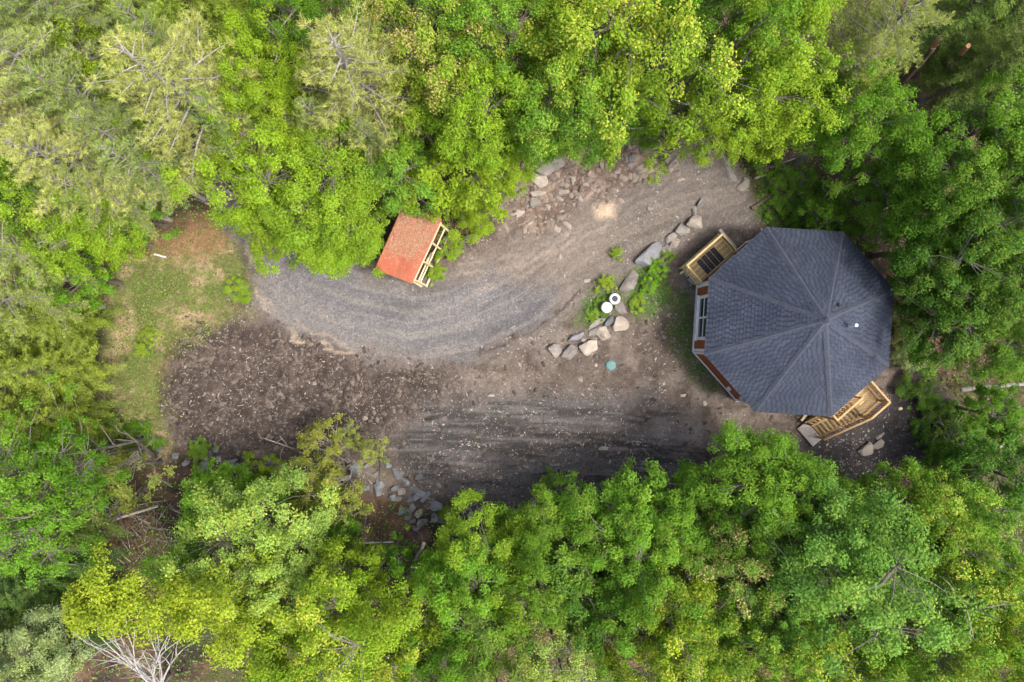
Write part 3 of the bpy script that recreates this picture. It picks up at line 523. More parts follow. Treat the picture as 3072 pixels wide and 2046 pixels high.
TREES = [
# top left pines and their neighbours
('pine', 55, 50, 135, 12, 'pine2', 'pale pine filling the top left corner of the picture'),
('pine', 175, 60, 120, 11, 'pine2', 'grey green pine second along the top edge from the left corner'),
('pine', 70, 185, 140, 12, 'pine', 'pale pine at the left edge, below the corner pine'),
('pine', 195, 230, 130, 10, 'pine2', 'soft sage pine just left of the yellow green sapling clump'),
('pine', 40, 330, 130, 12, 'pine', 'pale pine with bare grey twigs at the left edge'),
('pine', 165, 350, 150, 12, 'pine', 'broad pale pine with white branches left of the big upright pine'),
('pine', 290, 350, 110, 10, 'pine2', 'sage pine between the broad pale pine and the meadow corner'),
('pine', 345, 400, 110, 9, 'pine2', 'grey green pine hanging over the top of the meadow'),
('pine', 235, 450, 110, 10, 'pine2', 'sage pine above the bright maple left of the meadow'),
('young', 232, 150, 80, 8, 'yg', 'yellow green young maple wedged among pale pines'),
('young', 345, 330, 60, 7, 'yg', 'small yellow green maple peeping below the big pine'),
('hemlock', 350, 45, 130, 11, 'ol', 'olive hemlock on the top edge above the big pine'),
('hemlock', 470, 60, 130, 11, 'ol', 'olive hemlock with drooping sprays, second on the top edge'),
('hemlock', 560, 45, 100, 10, 'ol', 'olive hemlock beside the bare dead tree on the top edge'),
('pine', 430, 215, 195, 14, 'pine', 'big pale pine with white limbs in the upper left'),
('pine', 395, 120, 95, 12, 'pine2', 'pale pine crown just above the big upper left pine'),
('pine', 530, 300, 110, 11, 'pine2', 'sage pine right of the big upper left pine'),
('maple', 605, 165, 100, 11, 'yg', 'bright yellow green maple between the two big pines'),
('pine', 820, 185, 185, 14, 'pine', 'big open pine with long white limbs at top centre'),
('pine', 760, 300, 100, 10, 'pine2', 'sage pine below left of the open top centre pine'),
('pine', 860, 330, 90, 10, 'pine2', 'sage pine below the open top centre pine'),
('maple', 700, 25, 95, 11, 'gr', 'deep green maple on the top edge left of the open pine'),
('maple', 860, 20, 100, 11, 'gr2', 'green maple on the top edge behind the open pine'),
('maple', 1000, 150, 135, 12, 'yg2', 'orange tinged maple right of the open pine', .9, True),
('maple', 985, 30, 90, 11, 'gr2', 'green maple above the orange tinged maple'),
('maple', 1095, 255, 125, 11, 'yg', 'bright yellow green maple below the orange tinged maple'),
('young', 1070, 380, 115, 7, 'yg', 'yellow green maple above the right corner of the red roofed shed'),
('young', 1010, 300, 80, 8, 'yg', 'small yellow maple between the sage pine and bright maple'),
('maple', 620, 390, 125, 10, 'yg', 'yellow green maple over the upper bend of the gravel drive'),
('maple', 740, 440, 125, 10, 'yg', 'yellow green maple left of the shed reaching over the gravel'),
('young', 610, 520, 75, 7, 'yg2', 'yellow green maple with sprays hanging over the drive edge'),
('young', 720, 555, 85, 6, 'yg', 'low yellow green maple spreading its tips over the gravel'),
('young', 815, 540, 70, 5, 'yg', 'low yellow green maple beside the shaded wall of the shed'),
('young', 900, 400, 95, 8, 'gr2', 'fresh green maple directly behind the red roofed shed'),
('young', 560, 330, 80, 8, 'yg', 'small yellow green maple under the right side of the big pine'),
('maple', 665, 300, 95, 10, 'yg', 'yellow green maple between the big pines above the drive'),
# top middle and top right
('maple', 1180, 75, 115, 12, 'gr2', 'dusky green maple on the top edge left of the largest maple'),
('maple', 1320, 60, 120, 12, 'yg', 'golden flecked maple on the top edge at centre right', .9),
('maple', 1430, 130, 165, 13, 'yg', 'largest golden green maple above the bare bank', .9),
('maple', 1300, 210, 125, 11, 'gr2', 'green maple with golden tips left of the largest maple', .7),
('young', 1225, 270, 90, 8, 'gr2', 'mid green maple at the upper left of the bare bank'),
('young', 1400, 245, 100, 8, 'gr2', 'mid green maple hanging over the bare bank'),
('young', 1470, 268, 58, 6, 'gr2', 'small fresh green maple standing out over the bank edge'),
('young', 1145, 385, 70, 6, 'yg', 'yellow green maple left of the big bank boulders'),
('young', 1335, 285, 50, 5, 'gr2', 'low green maple at the back of the bare bank'),
('young', 1095, 465, 48, 4.5, 'yg2', 'bushy yellow sapling beside the pale bank slab'),
('hemlock', 1560, 40, 105, 11, 'br', 'vivid green feathery hemlock on the top edge'),
('airy', 1665, 60, 130, 12, 'gr2', 'open crowned tree with bare twigs on the top edge'),
('maple', 1800, 70, 125, 12, 'yg', 'yellow green maple on the top edge left of the straw coloured pine'),
('maple', 1790, 190, 130, 11, 'yg', 'yellow green maple above the fallen logs, upper of two'),
('airy', 1660, 210, 110, 10, 'yg', 'thin yellow green tree with bare stems right of the largest maple'),
('airy', 1590, 280, 90, 9, 'yg', 'thin yellow green tree leaning over the top of the clearing'),
('young', 1745, 262, 90, 8, 'yg', 'yellow green maple above the fallen logs, lower of two'),
('young', 1890, 255, 75, 8, 'gr', 'mid green maple right of the fallen logs'),
('pine', 2030, 70, 125, 13, 'pine', 'straw coloured pine on the top edge at right'),
('pine', 1945, 190, 90, 11, 'pine', 'straw coloured pine below the top edge pine at right'),
('maple', 1985, 275, 112, 10, 'gr', 'deep green maple above the house roof'),
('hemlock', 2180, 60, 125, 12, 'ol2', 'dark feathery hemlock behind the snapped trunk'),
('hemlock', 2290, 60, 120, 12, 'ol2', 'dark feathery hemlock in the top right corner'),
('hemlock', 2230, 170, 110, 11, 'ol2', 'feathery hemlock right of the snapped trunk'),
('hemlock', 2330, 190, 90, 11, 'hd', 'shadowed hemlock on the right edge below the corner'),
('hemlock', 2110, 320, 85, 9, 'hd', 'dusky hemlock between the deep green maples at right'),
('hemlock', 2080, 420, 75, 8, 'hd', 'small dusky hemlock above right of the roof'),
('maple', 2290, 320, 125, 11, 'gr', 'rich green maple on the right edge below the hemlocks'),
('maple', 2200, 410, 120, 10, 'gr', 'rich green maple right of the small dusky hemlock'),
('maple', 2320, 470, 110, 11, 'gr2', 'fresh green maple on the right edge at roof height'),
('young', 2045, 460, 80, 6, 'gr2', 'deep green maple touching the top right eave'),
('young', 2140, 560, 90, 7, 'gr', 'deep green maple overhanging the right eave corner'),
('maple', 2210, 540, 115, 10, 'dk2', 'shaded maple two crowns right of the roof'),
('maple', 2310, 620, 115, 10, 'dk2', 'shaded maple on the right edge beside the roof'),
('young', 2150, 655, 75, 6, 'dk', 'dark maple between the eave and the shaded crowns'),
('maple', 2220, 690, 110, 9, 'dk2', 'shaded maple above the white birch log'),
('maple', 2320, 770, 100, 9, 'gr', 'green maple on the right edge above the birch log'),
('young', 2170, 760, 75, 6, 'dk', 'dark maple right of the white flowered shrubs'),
('sapling', 1890, 505, 55, 3, 'gr', 'low dark sapling behind the top eave'),
('sapling', 1985, 420, 55, 4, 'gr', 'green sapling over the leaf strewn hollow above the roof'),
# left side
('maple', 40, 440, 100, 10, 'gr', 'bright green maple on the left edge under the pines'),
('maple', 120, 500, 100, 9, 'yg', 'yellow green maple left of the meadow, nearest the pines'),
('young', 220, 530, 80, 7, 'yg', 'yellow green maple at the upper left corner of the meadow'),
('young', 300, 490, 55, 5, 'gr2', 'fresh green maple at the top of the meadow'),
('pine', 55, 590, 115, 11, 'pine2', 'sage pine with dead white twigs on the left edge'),
('young', 165, 635, 70, 6, 'gr', 'round green maple at the left edge of the meadow'),
('pine', 50, 690, 105, 10, 'pine2', 'sage pine on the left edge below the dead twigs'),
('hemlock', 165, 735, 85, 7, 'ol', 'olive hemlock leaning over the left of the meadow'),
('hemlock', 30, 790, 100, 9, 'ol', 'olive hemlock on the left edge level with the meadow'),
('hemlock', 155, 850, 90, 8, 'ol', 'golden olive hemlock at the lower left of the meadow'),
('hemlock', 45, 885, 110, 9, 'ol', 'broad golden hemlock on the left edge below the meadow'),
('hemlock', 150, 960, 85, 8, 'ol', 'olive hemlock above the pale driftwood branch'),
('hemlock', 60, 985, 100, 9, 'ol2', 'shaded olive hemlock on the left edge'),
('airy', 60, 1090, 115, 10, 'gr2', 'bright green tree on the left edge above the leaning log'),
('airy', 160, 1070, 95, 9, 'gr', 'green tree with bare stems right of the left edge tree'),
('sapling', 265, 1110, 75, 4.5, 'shr', 'pale olive sapling beside the dead brush hollow'),
('airy', 70, 1210, 115, 9, 'gr2', 'green tree crossed by the leaning log'),
('hemlock', 180, 1200, 90, 7, 'ol2', 'dull olive hemlock left of the dead brush hollow'),
('hemlock', 50, 1330, 115, 9, 'hd', 'dark hemlock on the left edge near the bottom'),
('hemlock', 165, 1310, 100, 8, 'hd', 'dark hemlock below the dead brush hollow'),
('hemlock', 110, 1420, 105, 8, 'ol2', 'dull hemlock above the pale corner tree'),
('hemlock', 215, 1430, 85, 8, 'hd', 'dark hemlock left of the white limbed birch'),
('maple', 70, 1540, 100, 10, 'mint', 'pale silvery green tree in the bottom left corner'),
# bottom
('young', 500, 1160, 80, 6, 'gr2', 'bright green maple beside the left edge stones'),
('young', 600, 1175, 65, 5, 'gr2', 'small bright maple among the stones below the dark soil'),
('maple', 560, 1250, 140, 10, 'pale', 'pale lime maple right of the dead brush hollow', .5),
('maple', 640, 1320, 110, 10, 'pale', 'pale lime maple with dense rounded crown', .5),
('young', 440, 1300, 90, 8, 'gr2', 'green maple between brush hollow and pale maple'),
('maple', 570, 1400, 125, 11, 'yg2', 'yellow green maple right of the white limbed birch'),
('young', 760, 1270, 75, 5, 'dk2', 'low shaded maple under the fallen birch'),
('young', 690, 1210, 65, 5, 'ol', 'low olive tree between pale maple and stone heap'),
('maple', 790, 1450, 135, 11, 'yg', 'golden green maple on the bottom edge left of centre', .8),
('maple', 690, 1520, 110, 11, 'yg', 'yellow green maple at the bottom edge near the birch'),
('young', 800, 1340, 75, 8, 'yg', 'small yellow green maple below the fallen birch'),
('young', 905, 1480, 90, 9, 'yg', 'golden green maple right of the bottom edge maple', .8),
('sapling', 915, 1275, 45, 5, 'gr2', 'slim fresh green sapling below the stone heap'),
('maple', 1110, 1300, 105, 8, 'yg', 'yellow green maple right of the stone heap'),
('young', 1015, 1350, 75, 7, 'yg', 'yellow green maple beside the curved bare trunk'),
('maple', 1080, 1370, 110, 9, 'gr2', 'fresh green maple below the yellow stone heap maple'),
('maple', 1230, 1245, 100, 7, 'gr2', 'green maple at the lower edge of the clearing, left one'),
('maple', 1345, 1240, 105, 7, 'gr', 'green maple at the lower edge of the clearing, middle one'),
('young', 1280, 1300, 95, 8, 'blue', 'bluish green maple behind the clearing edge'),
('maple', 1200, 1340, 105, 9, 'gr', 'mid green maple at bottom centre'),
('young', 1310, 1400, 90, 8, 'dk2', 'shaded maple around the dark gap at bottom centre'),
('airy', 1110, 1500, 110, 9, 'ol2', 'thin olive tree on the bottom edge at centre'),
('airy', 1270, 1520, 110, 10, 'pale', 'pale feathery tree on the bottom edge at centre'),
('maple', 990, 1540, 100, 9, 'gr', 'green maple on the bottom edge left of the feathery tree'),
('young', 1445, 1190, 90, 7, 'gr2', 'fresh green maple at the lower edge of the clearing, right one'),
('maple', 1480, 1275, 110, 9, 'gr2', 'green maple left of the pink tinged maple'),
('maple', 1645, 1270, 105, 10, 'gr2', 'pink tinged maple full of seed keys', 1.0, True),
('maple', 1545, 1360, 110, 10, 'gr', 'green maple below left of the pink tinged maple', .6),
('young', 1560, 1160, 80, 7, 'gr2', 'fresh green maple by the lower track end'),
('maple', 1745, 1100, 120, 9, 'gr2', 'leafy green maple below the house, left of the stairs'),
('maple', 1870, 1165, 95, 8, 'gr2', 'leafy green maple just below the concrete stair pad'),
('maple', 1710, 1200, 100, 9, 'gr', 'green maple between the pink tinged maple and the house'),
('maple', 1850, 1260, 130, 11, 'blue', 'bluish green maple below the leafy house side maples'),
('maple', 1960, 1370, 165, 13, 'blue', 'large bluish green maple in the lower right'),
('maple', 1790, 1370, 90, 10, 'blue', 'dense bluish green maple right of the pink tinged maple'),
('maple', 1880, 1500, 125, 11, 'gr2', 'golden tipped maple on the bottom edge below the large bluish maple', .9),
('young', 2085, 1165, 85, 9, 'gr2', 'spiky yellow green maple beside the black soil', .7),
('young', 2160, 1215, 85, 9, 'gr2', 'yellow green maple right of the spiky maple', .7),
('maple', 2170, 1310, 125, 11, 'gr2', 'yellow tipped maple right of the large bluish maple', .9),
('airy', 2270, 1230, 95, 9, 'gr2', 'open yellow tipped tree on the right edge', .8),
('maple', 2270, 1400, 120, 11, 'gr2', 'green maple near the right edge in the lower right'),
('maple', 2320, 1510, 115, 12, 'yg', 'golden green maple in the bottom right corner', .9),
('maple', 2150, 1480, 125, 12, 'gr2', 'yellow tipped maple on the bottom edge near the right corner', .9),
('maple', 2020, 1540, 100, 11, 'gr', 'green maple on the bottom edge right of the golden tipped maple', .7),
('maple', 1520, 1490, 120, 11, 'yg', 'gold flecked maple on the bottom edge right of the feathery tree', .95),
('maple', 1700, 1480, 120, 11, 'gr', 'green maple on the bottom edge below the pink tinged maple', .7),
('maple', 1420, 1430, 105, 9, 'gr', 'mid green maple left of the gold flecked maple'),
('young', 1610, 1560, 90, 10, 'yg', 'gold flecked young maple at the very bottom edge', .95),
('young', 2300, 950, 60, 5, 'gr', 'small green maple on the right edge below the birch log'),
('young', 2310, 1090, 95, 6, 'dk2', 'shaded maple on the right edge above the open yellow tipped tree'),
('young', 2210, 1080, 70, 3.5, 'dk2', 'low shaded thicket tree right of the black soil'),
]
for t in TREES:
    kind, vx, vy, rp, ht, ck, lab = t[:7]; tip = t[7] if len(t) > 7 else .22; pk = len(t) > 8
    grp = {'pine': 'pines around the clearing', 'hemlock': 'hemlocks around the clearing'}.get(kind, 'leafy trees around the clearing')
    plant(kind, vx, vy, rp, ht, ck, lab, tip, grp, pk)
SHRUBS = [
('sapling', 735, 1015, 55, 3.5, 'shr', 'olive sapling standing in the lower edge of the dark soil'),
('sapling', 800, 1010, 30, 2.5, 'shr', 'thin olive sapling right of the standing sapling'),
('sapling', 850, 1050, 34, 3, 'shr', 'small olive sapling above the stone heap'),
('sapling', 685, 1095, 50, 4, 'shr', 'spreading olive sapling left of the slanting grey boulder'),
('sapling', 745, 1110, 52, 4, 'shr', 'broad olive sapling in front of the slanting grey boulder'),
('sapling', 800, 1180, 50, 4, 'shr', 'olive sapling left of the stone heap'),
('sapling', 745, 1170, 70, 4, 'ol', 'dull olive sapling behind the broad one'),
('shrub', 460, 1040, 28, .8, 'gr2', 'small green shrub at the lower left soil edge'),
('shrub', 630, 1085, 35, 1.2, 'yg', 'yellow green shrub among the left edge stones'),
('shrub', 575, 1080, 32, 1.2, 'yg', 'bright shrub left of the leaning slate'),
('shrub', 1392, 652, 20, .6, 'yg2', 'yellow green shrub beside the white barrels'),
('shrub', 1512, 618, 24, .6, 'br', 'vivid green shrub right of the long wall boulder'),
('shrub', 1492, 655, 20, .6, 'br', 'vivid green shrub at the foot of the long wall boulder'),
('shrub', 1418, 582, 14, .5, 'yg', 'little shrub in the crook of the boulder row'),
('shrub', 350, 768, 17, .5, 'yg2', 'yellow fern clump in the meadow, right of the pair'),
('shrub', 330, 775, 14, .45, 'yg2', 'yellow fern clump in the meadow, left of the pair'),
('shrub', 328, 802, 17, .5, 'yg2', 'yellow fern clump below the pair in the meadow'),
('shrub', 545, 665, 30, .5, 'yg', 'low weeds at the right edge of the meadow'),
('shrub', 2085, 720, 34, 1.6, 'mint', 'white flowered shrub against the right eave'),
('shrub', 2075, 770, 30, 1.5, 'mint', 'white flowered shrub below the right eave corner'),
('shrub', 2095, 825, 30, 1.3, 'mint', 'white flowered shrub above the stair landing'),
('shrub', 1880, 500, 55, 1.6, 'dk2', 'dark leafy shrub above the top eave'),
('shrub', 1950, 510, 45, 1.6, 'dk2', 'dark leafy shrub at the middle of the top eave'),
('shrub', 1760, 350, 45, 1.4, 'gr', 'green shrub over the upper fallen log'),
('shrub', 1265, 1100, 22, 1.6, 'gr2', 'slim green shrub rising from the lower track edge'),
('shrub', 1000, 625, 22, .5, 'yg', 'low weeds at the open foot of the shed frame'),
('shrub', 1070, 520, 45, 1.0, 'yg', 'yellow weeds right of the shed frame'),
('shrub', 1035, 570, 30, .8, 'yg', 'weeds between shed frame and bare bank'),
('shrub', 850, 575, 30, 1.2, 'gr2', 'green shrub against the shaded shed side'),
('shrub', 1030, 1185, 22, .8, 'yg', 'yellow green shrub right of the stone heap'),
('shrub', 320, 1010, 40, .8, 'gr', 'green shrub beside the pale driftwood branch'),
('shrub', 250, 990, 45, 1.0, 'ol2', 'dull shrub at the lower left corner of the meadow'),
('shrub', 2110, 880, 40, .9, 'dk2', 'dark weeds right of the stair landing'),
('shrub', 2190, 985, 55, 1.0, 'dk', 'dark weeds below the white birch log'),
('shrub', 2250, 1010, 55, 1.0, 'dk2', 'dark weeds at the right below the birch log'),
('shrub', 1800, 425, 34, .7, 'gr', 'green weeds between the two brown logs'), ('shrub', 1845, 415, 34, .8, 'gr', 'green weeds at the far end of the lower log'), ('shrub', 1795, 475, 30, .6, 'gr2', 'fresh weeds just below the lower log'), ('shrub', 1830, 490, 32, .8, 'gr', 'leafy weeds right of the fresh weeds below the log'), ('shrub', 1900, 455, 36, .9, 'dk2', 'dusky weeds beside the leaf strewn hollow'),
('shrub', 2130, 920, 30, .7, 'gr', 'green weeds on the black soil right of the landing'), ('shrub', 2160, 945, 34, .8, 'dk2', 'dusky weeds left of the birch log tip'), ('shrub', 2120, 985, 26, .5, 'dk2', 'low weeds in the middle of the black soil'), ('shrub', 2160, 1030, 34, .7, 'gr', 'green weeds at the lower right of the black soil'),
('shrub', 1465, 700, 20, .4, 'yg', 'yellow weeds right of the squat boulder'), ('shrub', 1385, 700, 18, .35, 'gr', 'green weeds left of the plain barrel'), ('shrub', 1365, 725, 18, .35, 'gr2', 'pale weeds lower left of the barrels'), ('shrub', 1530, 590, 18, .4, 'gr', 'weeds between the longest boulder and the deck'),
]
for t in SHRUBS:
    kind, vx, vy, rp, ht, ck, lab = t; plant(kind, vx, vy, rp, ht, ck, lab, .3 if ck != 'mint' else .9, 'undergrowth around the clearing')

# grass and forest floor growth: countless small leaves
def ground_leaves(name, label, cat, n, box, dens, hmin, hmax, size, cols, seed, mat_tip=M_leaf, spread=.5):
    x, y, r = scatter(n, box, dens, seed); m = len(x); zz = np.array([gz(a, b) for a, b in zip(x, y)]) + hmin + (hmax - hmin) * r.random(m) ** 1.5
    pos = np.stack([x, y, zz], 1); nrm = np.array([0, 0, 1.0]) + r.normal(size=(m, 3)) * spread; dr = r.normal(size=(m, 3)); s = size * r.uniform(.5, 1.3, m)
    me = leaf_mesh(name, pos, nrm, dr, s, s * r.uniform(.35, .8, m), np.zeros((m, 3))); cols = np.array(cols); c = cols[r.integers(0, len(cols), m)] * r.uniform(.65, 1.35, (m, 1))
    at = me.color_attributes['tint']; at.data.foreach_set('color', np.repeat(np.concatenate([c, np.ones((m, 1))], 1), 4, 0).astype(np.float32).ravel())
    return tag(obj(name, me, M_gleaf), label, cat, kind='stuff')
M_gleaf = attr_mat('ground_leaf', .7, .2, 20, .05)
ground_leaves('meadow_grass', 'patchy green and straw grass left of the drive', 'grass', 60000, (-24, -13, -7, 8), lambda x, y: zones(x, y)['grass'] * (.25 + .9 * fbm(x * .8, y * .8, 3, 81)) * .8, .0, .10, .11, [(.12, .18, .03), (.16, .20, .045), (.20, .17, .09), (.09, .14, .025), (.17, .125, .075)], 111, spread=.8)
ground_leaves('lawn_grass', 'fresh green grass and weeds in patches round the house', 'grass', 45000, (3, 18, -4, 11), lambda x, y: zones(x, y)['lawn'] * sstep(.28, .5, fbm(x * 1.6, y * 1.6, 3, 82)), .0, .12, .10, [(.07, .16, .015), (.10, .20, .02), (.05, .11, .015), (.14, .20, .03)], 112, spread=.8)
def d_for(x, y):
    z = zones(x, y); return (1 - z['clear']) * (1 - z['grass']) * sstep(.34, .54, fbm(x * .35, y * .35, 4, 83)) * .9
ground_leaves('forest_undergrowth', 'low green seedlings carpeting the forest floor', 'undergrowth', 95000, (-30, 30, -20, 20), d_for, .03, .5, .15, [(.07, .14, .02), (.10, .19, .025), (.05, .10, .015), (.13, .18, .03)], 113)
def d_lit(x, y):
    z = zones(x, y); return (1 - z['clear']) * (1 - .75 * z['grass']) * .8
ground_leaves('leaf_litter', 'brown fallen leaves covering the forest floor', 'leaf litter', 45000, (-30, 30, -20, 20), d_lit, .0, .04, .13, [(.15, .085, .055), (.22, .13, .085), (.10, .06, .045), (.27, .19, .14)], 114)

# ------------------------------------------------------------------ boulders and stones
def rock_mesh(seed, lx, ly, lz, slab=False):
    r = random.Random(seed); bm = bmesh.new()
    n = 12 if slab else 15
    for i in range(n):
        while True:
            u = Vector((r.uniform(-1, 1), r.uniform(-1, 1), r.uniform(-1, 1)))
            if .5 < sum(abs(c) ** 3.2 for c in u) ** (1 / 3.2) < 1.0: break
        u = u / (sum(abs(c) ** 3.2 for c in u) ** (1 / 3.2)) * r.uniform(.88, 1.0); bm.verts.new((u.x * lx / 2, u.y * ly / 2, u.z * lz / 2))
    h = bmesh.ops.convex_hull(bm, input=bm.verts[:])
    bmesh.ops.delete(bm, geom=list({e for e in h['geom_interior'] if isinstance(e, bmesh.types.BMVert)}), context='VERTS')
    bmesh.ops.dissolve_limit(bm, angle_limit=.22, verts=bm.verts[:], edges=bm.edges[:])
    mn = min(lx, ly, lz)
    try: bmesh.ops.bevel(bm, geom=bm.edges[:], offset=mn * .035, segments=1, profile=.6, affect='EDGES', clamp_overlap=True)
    except Exception: pass
    bmesh.ops.triangulate(bm, faces=bm.faces[:]); bmesh.ops.subdivide_edges(bm, edges=[e for e in bm.edges if e.calc_length() > .14], cuts=1, use_grid_fill=True)
    bmesh.ops.triangulate(bm, faces=bm.faces[:])
    from mathutils import noise as mn_
    for v in bm.verts:
        v.co += v.normal * (mn_.noise(v.co * 5 + Vector((seed, 0, 0))) * .035 + mn_.noise(v.co * 13 + Vector((0, seed, 0))) * .014) * min(1, mn / .3)
    me = bpy.data.meshes.new('boulder'); bm.to_mesh(me); bm.free(); return me
_rk = [0]
def rock(sx, sy, lp, wp, rot, label, m=None, hf=.75, name='boulder', group=None, sink=.32, z=None, tilt=.08, cat=None):
    _rk[0] += 1; i = _rk[0]; p = gp(sx, sy); k = (H - p.z) / 2048; lx, ly = lp * k, wp * k; lz = max(.08, min(lx, ly) * hf); r = random.Random(i)
    o = obj(name, rock_mesh(i, lx * 1.06, ly * 1.06, lz), m or M_rock); o.location = (p.x, p.y, (p.z if z is None else z) + lz * (.5 - sink)); o.rotation_euler = (r.gauss(0, tilt), r.gauss(0, tilt), math.radians(rot))
    return tag(o, label, cat or ('boulder' if name == 'boulder' else 'stone'), group)
G1 = 'boulders in the low wall left of the house'; G2 = 'boulders lining the upper drive'; G3 = 'rocks on the bare bank'; G4 = 'stones in the heap below the dark soil'; G5 = 'stones along the lower forest edge'
for a in [(1663, 1053, 48, 44, 20, 'leftmost boulder of the low boulder wall', M_rock), (1711, 1055, 66, 34, 48, 'long ridged boulder, second from the left in the low wall', M_rock), (1727, 1012, 58, 26, 30, 'narrow grey boulder at the back of the low wall', M_slate),
          (1766, 1042, 66, 46, 30, 'large tan boulder with an orange stain in the low wall', M_tan), (1790, 969, 66, 20, 36, 'thin mossy slab boulder nearest the white barrels', M_rock), (1786, 993, 54, 22, 35, 'elongated brown boulder in the middle of the low wall', M_rock),
          (1829, 964, 46, 22, 33, 'small blue grey boulder beside the rounded end boulder', M_slate), (1812, 1000, 48, 44, 10, 'rounded pinkish boulder right of the large tan one', M_tan), (1859, 972, 56, 48, 25, 'broad rounded boulder at the right end of the low wall', M_tan), (1752, 1020, 22, 16, 20, 'small stone wedged at the centre of the low wall', M_tan)]:
    rock(*a[:6], m=a[6], group=G1)
for a in [(1863, 923, 34, 36, 0, 'squat boulder right of the white barrels', M_rock), (1886, 846, 76, 38, 68, 'long upright boulder above the white barrels', M_rock), (1946, 768, 88, 42, 40, 'longest ridged boulder beside the vivid weeds', M_slate), (1997, 750, 28, 26, 10, 'small brown stone right of the longest boulder', M_rock),
          (2012, 713, 44, 24, 38, 'grey lozenge boulder, left of the touching pair', M_rock), (2022, 731, 36, 26, 25, 'pale lozenge boulder, right of the touching pair', M_tan), (2045, 692, 34, 38, 60, 'brown boulder between the pair and the pale triangle', M_rock), (2082, 672, 44, 42, 35, 'pale triangular boulder near the entry deck', M_tan),
          (2079, 638, 42, 18, 82, 'thin upright boulder above the pale triangle', M_rock), (2098, 610, 30, 24, 60, 'topmost small boulder of the drive row', M_rock)]:
    rock(a[0], a[1], a[2] * 1.18, a[3] * 1.18, *a[4:6], m=a[6], group=G2, sink=.3)
for a in [(1610, 540, 70, 54, 8, 'big squarish pale rock on the bank', M_tan, .5), (1604, 582, 66, 18, 8, 'long pale slab below the big squarish rock', M_tan, .5), (1650, 495, 92, 54, 22, 'largest brown rock half buried in the bank', M_rock, .4), (1553, 640, 48, 26, 25, 'pale flat slab left of the bank', M_tan, .4),
          (1569, 572, 28, 24, 0, 'white rock half hidden by the yellow maple', M_tan, .5), (1604, 608, 34, 38, 60, 'brown mossy rock below the pale slab', M_rock, .4), (1700, 440, 60, 40, 30, 'brown rock at the top of the bank under the maples', M_rock, .4), (1782, 465, 26, 46, 10, 'upright brown slab on the upper bank', M_rock, .4),
          (1895, 480, 28, 24, 30, 'dark rock on the bank under the thin tree', M_slate, .5), (1690, 575, 36, 18, 10, 'orange brown stone right of the pale slab', M_tan, .4), (1852, 515, 22, 14, 10, 'small stone in the middle of the bank', M_rock, .5), (1920, 500, 30, 14, 20, 'flat stone at the right side of the bank', M_rock, .5)]:
    rock(*a[:6], m=a[6], hf=a[7], group=G3)
for a in [(2229, 558, 50, 42, 40, 'pale weathered boulder by the fallen logs', M_tan), (2190, 520, 64, 28, 112, 'long flat boulder above the pale weathered one', M_rock), (2184, 491, 20, 32, 10, 'narrow boulder at the edge of the clearing by the logs', M_rock), (2160, 456, 62, 24, -48, 'long slab boulder at the top right corner of the clearing', M_rock)]:
    rock(*a[:6], m=a[6], hf=.5, group='boulders by the fallen logs')
for a in [(2596, 1349, 52, 38, 35, 'broad flat slab on the black soil below the stairs', M_tan), (2640, 1330, 50, 24, 35, 'oblong tan slab right of the broad one on black soil', M_tan), (2640, 1308, 34, 14, 30, 'thin grey slab topmost of three below the stairs', M_rock)]:
    rock(*a[:6], m=a[6], hf=.45, group='slabs on the black soil', sink=.2)
for a in [(1950, 625, 22, 18, 20, 'round pale stone on the upper drive', M_tan), (1761, 842, 24, 14, 12, 'flat pale stone on the drive left of the weeds', M_tan), (1792, 618, 16, 14, 0, 'small pale stone beside the bright tan patch', M_tan), (1681, 768, 9, 18, 0, 'upright sliver of stone on the tan drive', M_tan), (1698, 531, 16, 12, 0, 'pale stone on the bank right of the squarish rock', M_tan),
          (1950, 838, 16, 10, 30, 'white stone in the vivid weeds', M_tan), (1096, 1254, 17, 16, 0, 'white stone on the dark soil above the olive saplings', M_tan), (1033, 1288, 12, 14, 0, 'bluish stone on the dark soil edge', M_slate), (1474, 1186, 24, 9, 5, 'tan oblong stone left of the grey track', M_tan), (1810, 1345, 32, 13, 3, 'grey oblong stone on the lower track', M_rock),
          (1669, 1394, 28, 11, 2, 'thin flat stone low on the lower track', M_slate), (1578, 1400, 20, 10, -20, 'pale sliver of stone on the lower track', M_slate), (1922, 1409, 18, 16, 30, 'squarish stone near the clearing maple', M_slate), (1940, 1386, 22, 10, -20, 'small slate right above the squarish stone', M_slate), (1642, 1464, 16, 10, 0, 'pale stone at the foot of the clearing maple', M_slate),
          (2050, 1186, 22, 10, 5, 'pale oblong stone beside the lower house wall', M_tan), (2115, 1210, 12, 16, 0, 'pale stone near the lower house corner', M_tan), (1741, 1140, 18, 10, -30, 'tan stone left below the teal lid', M_tan), (1787, 1095, 12, 12, 0, 'small pale stone left of the teal lid', M_tan), (945, 1150, 12, 14, 0, 'lone pale stone in the middle of the dark soil', M_tan), (2700, 1225, 14, 12, 0, 'white stone right of the stair landing', M_pale), (1316, 1455, 14, 22, 20, 'pale stone right of the stone heap', M_rock)]:
    rock(*a[:6], m=a[6], hf=.6, name='stone', group='single stones lying in the clearing', sink=.25)
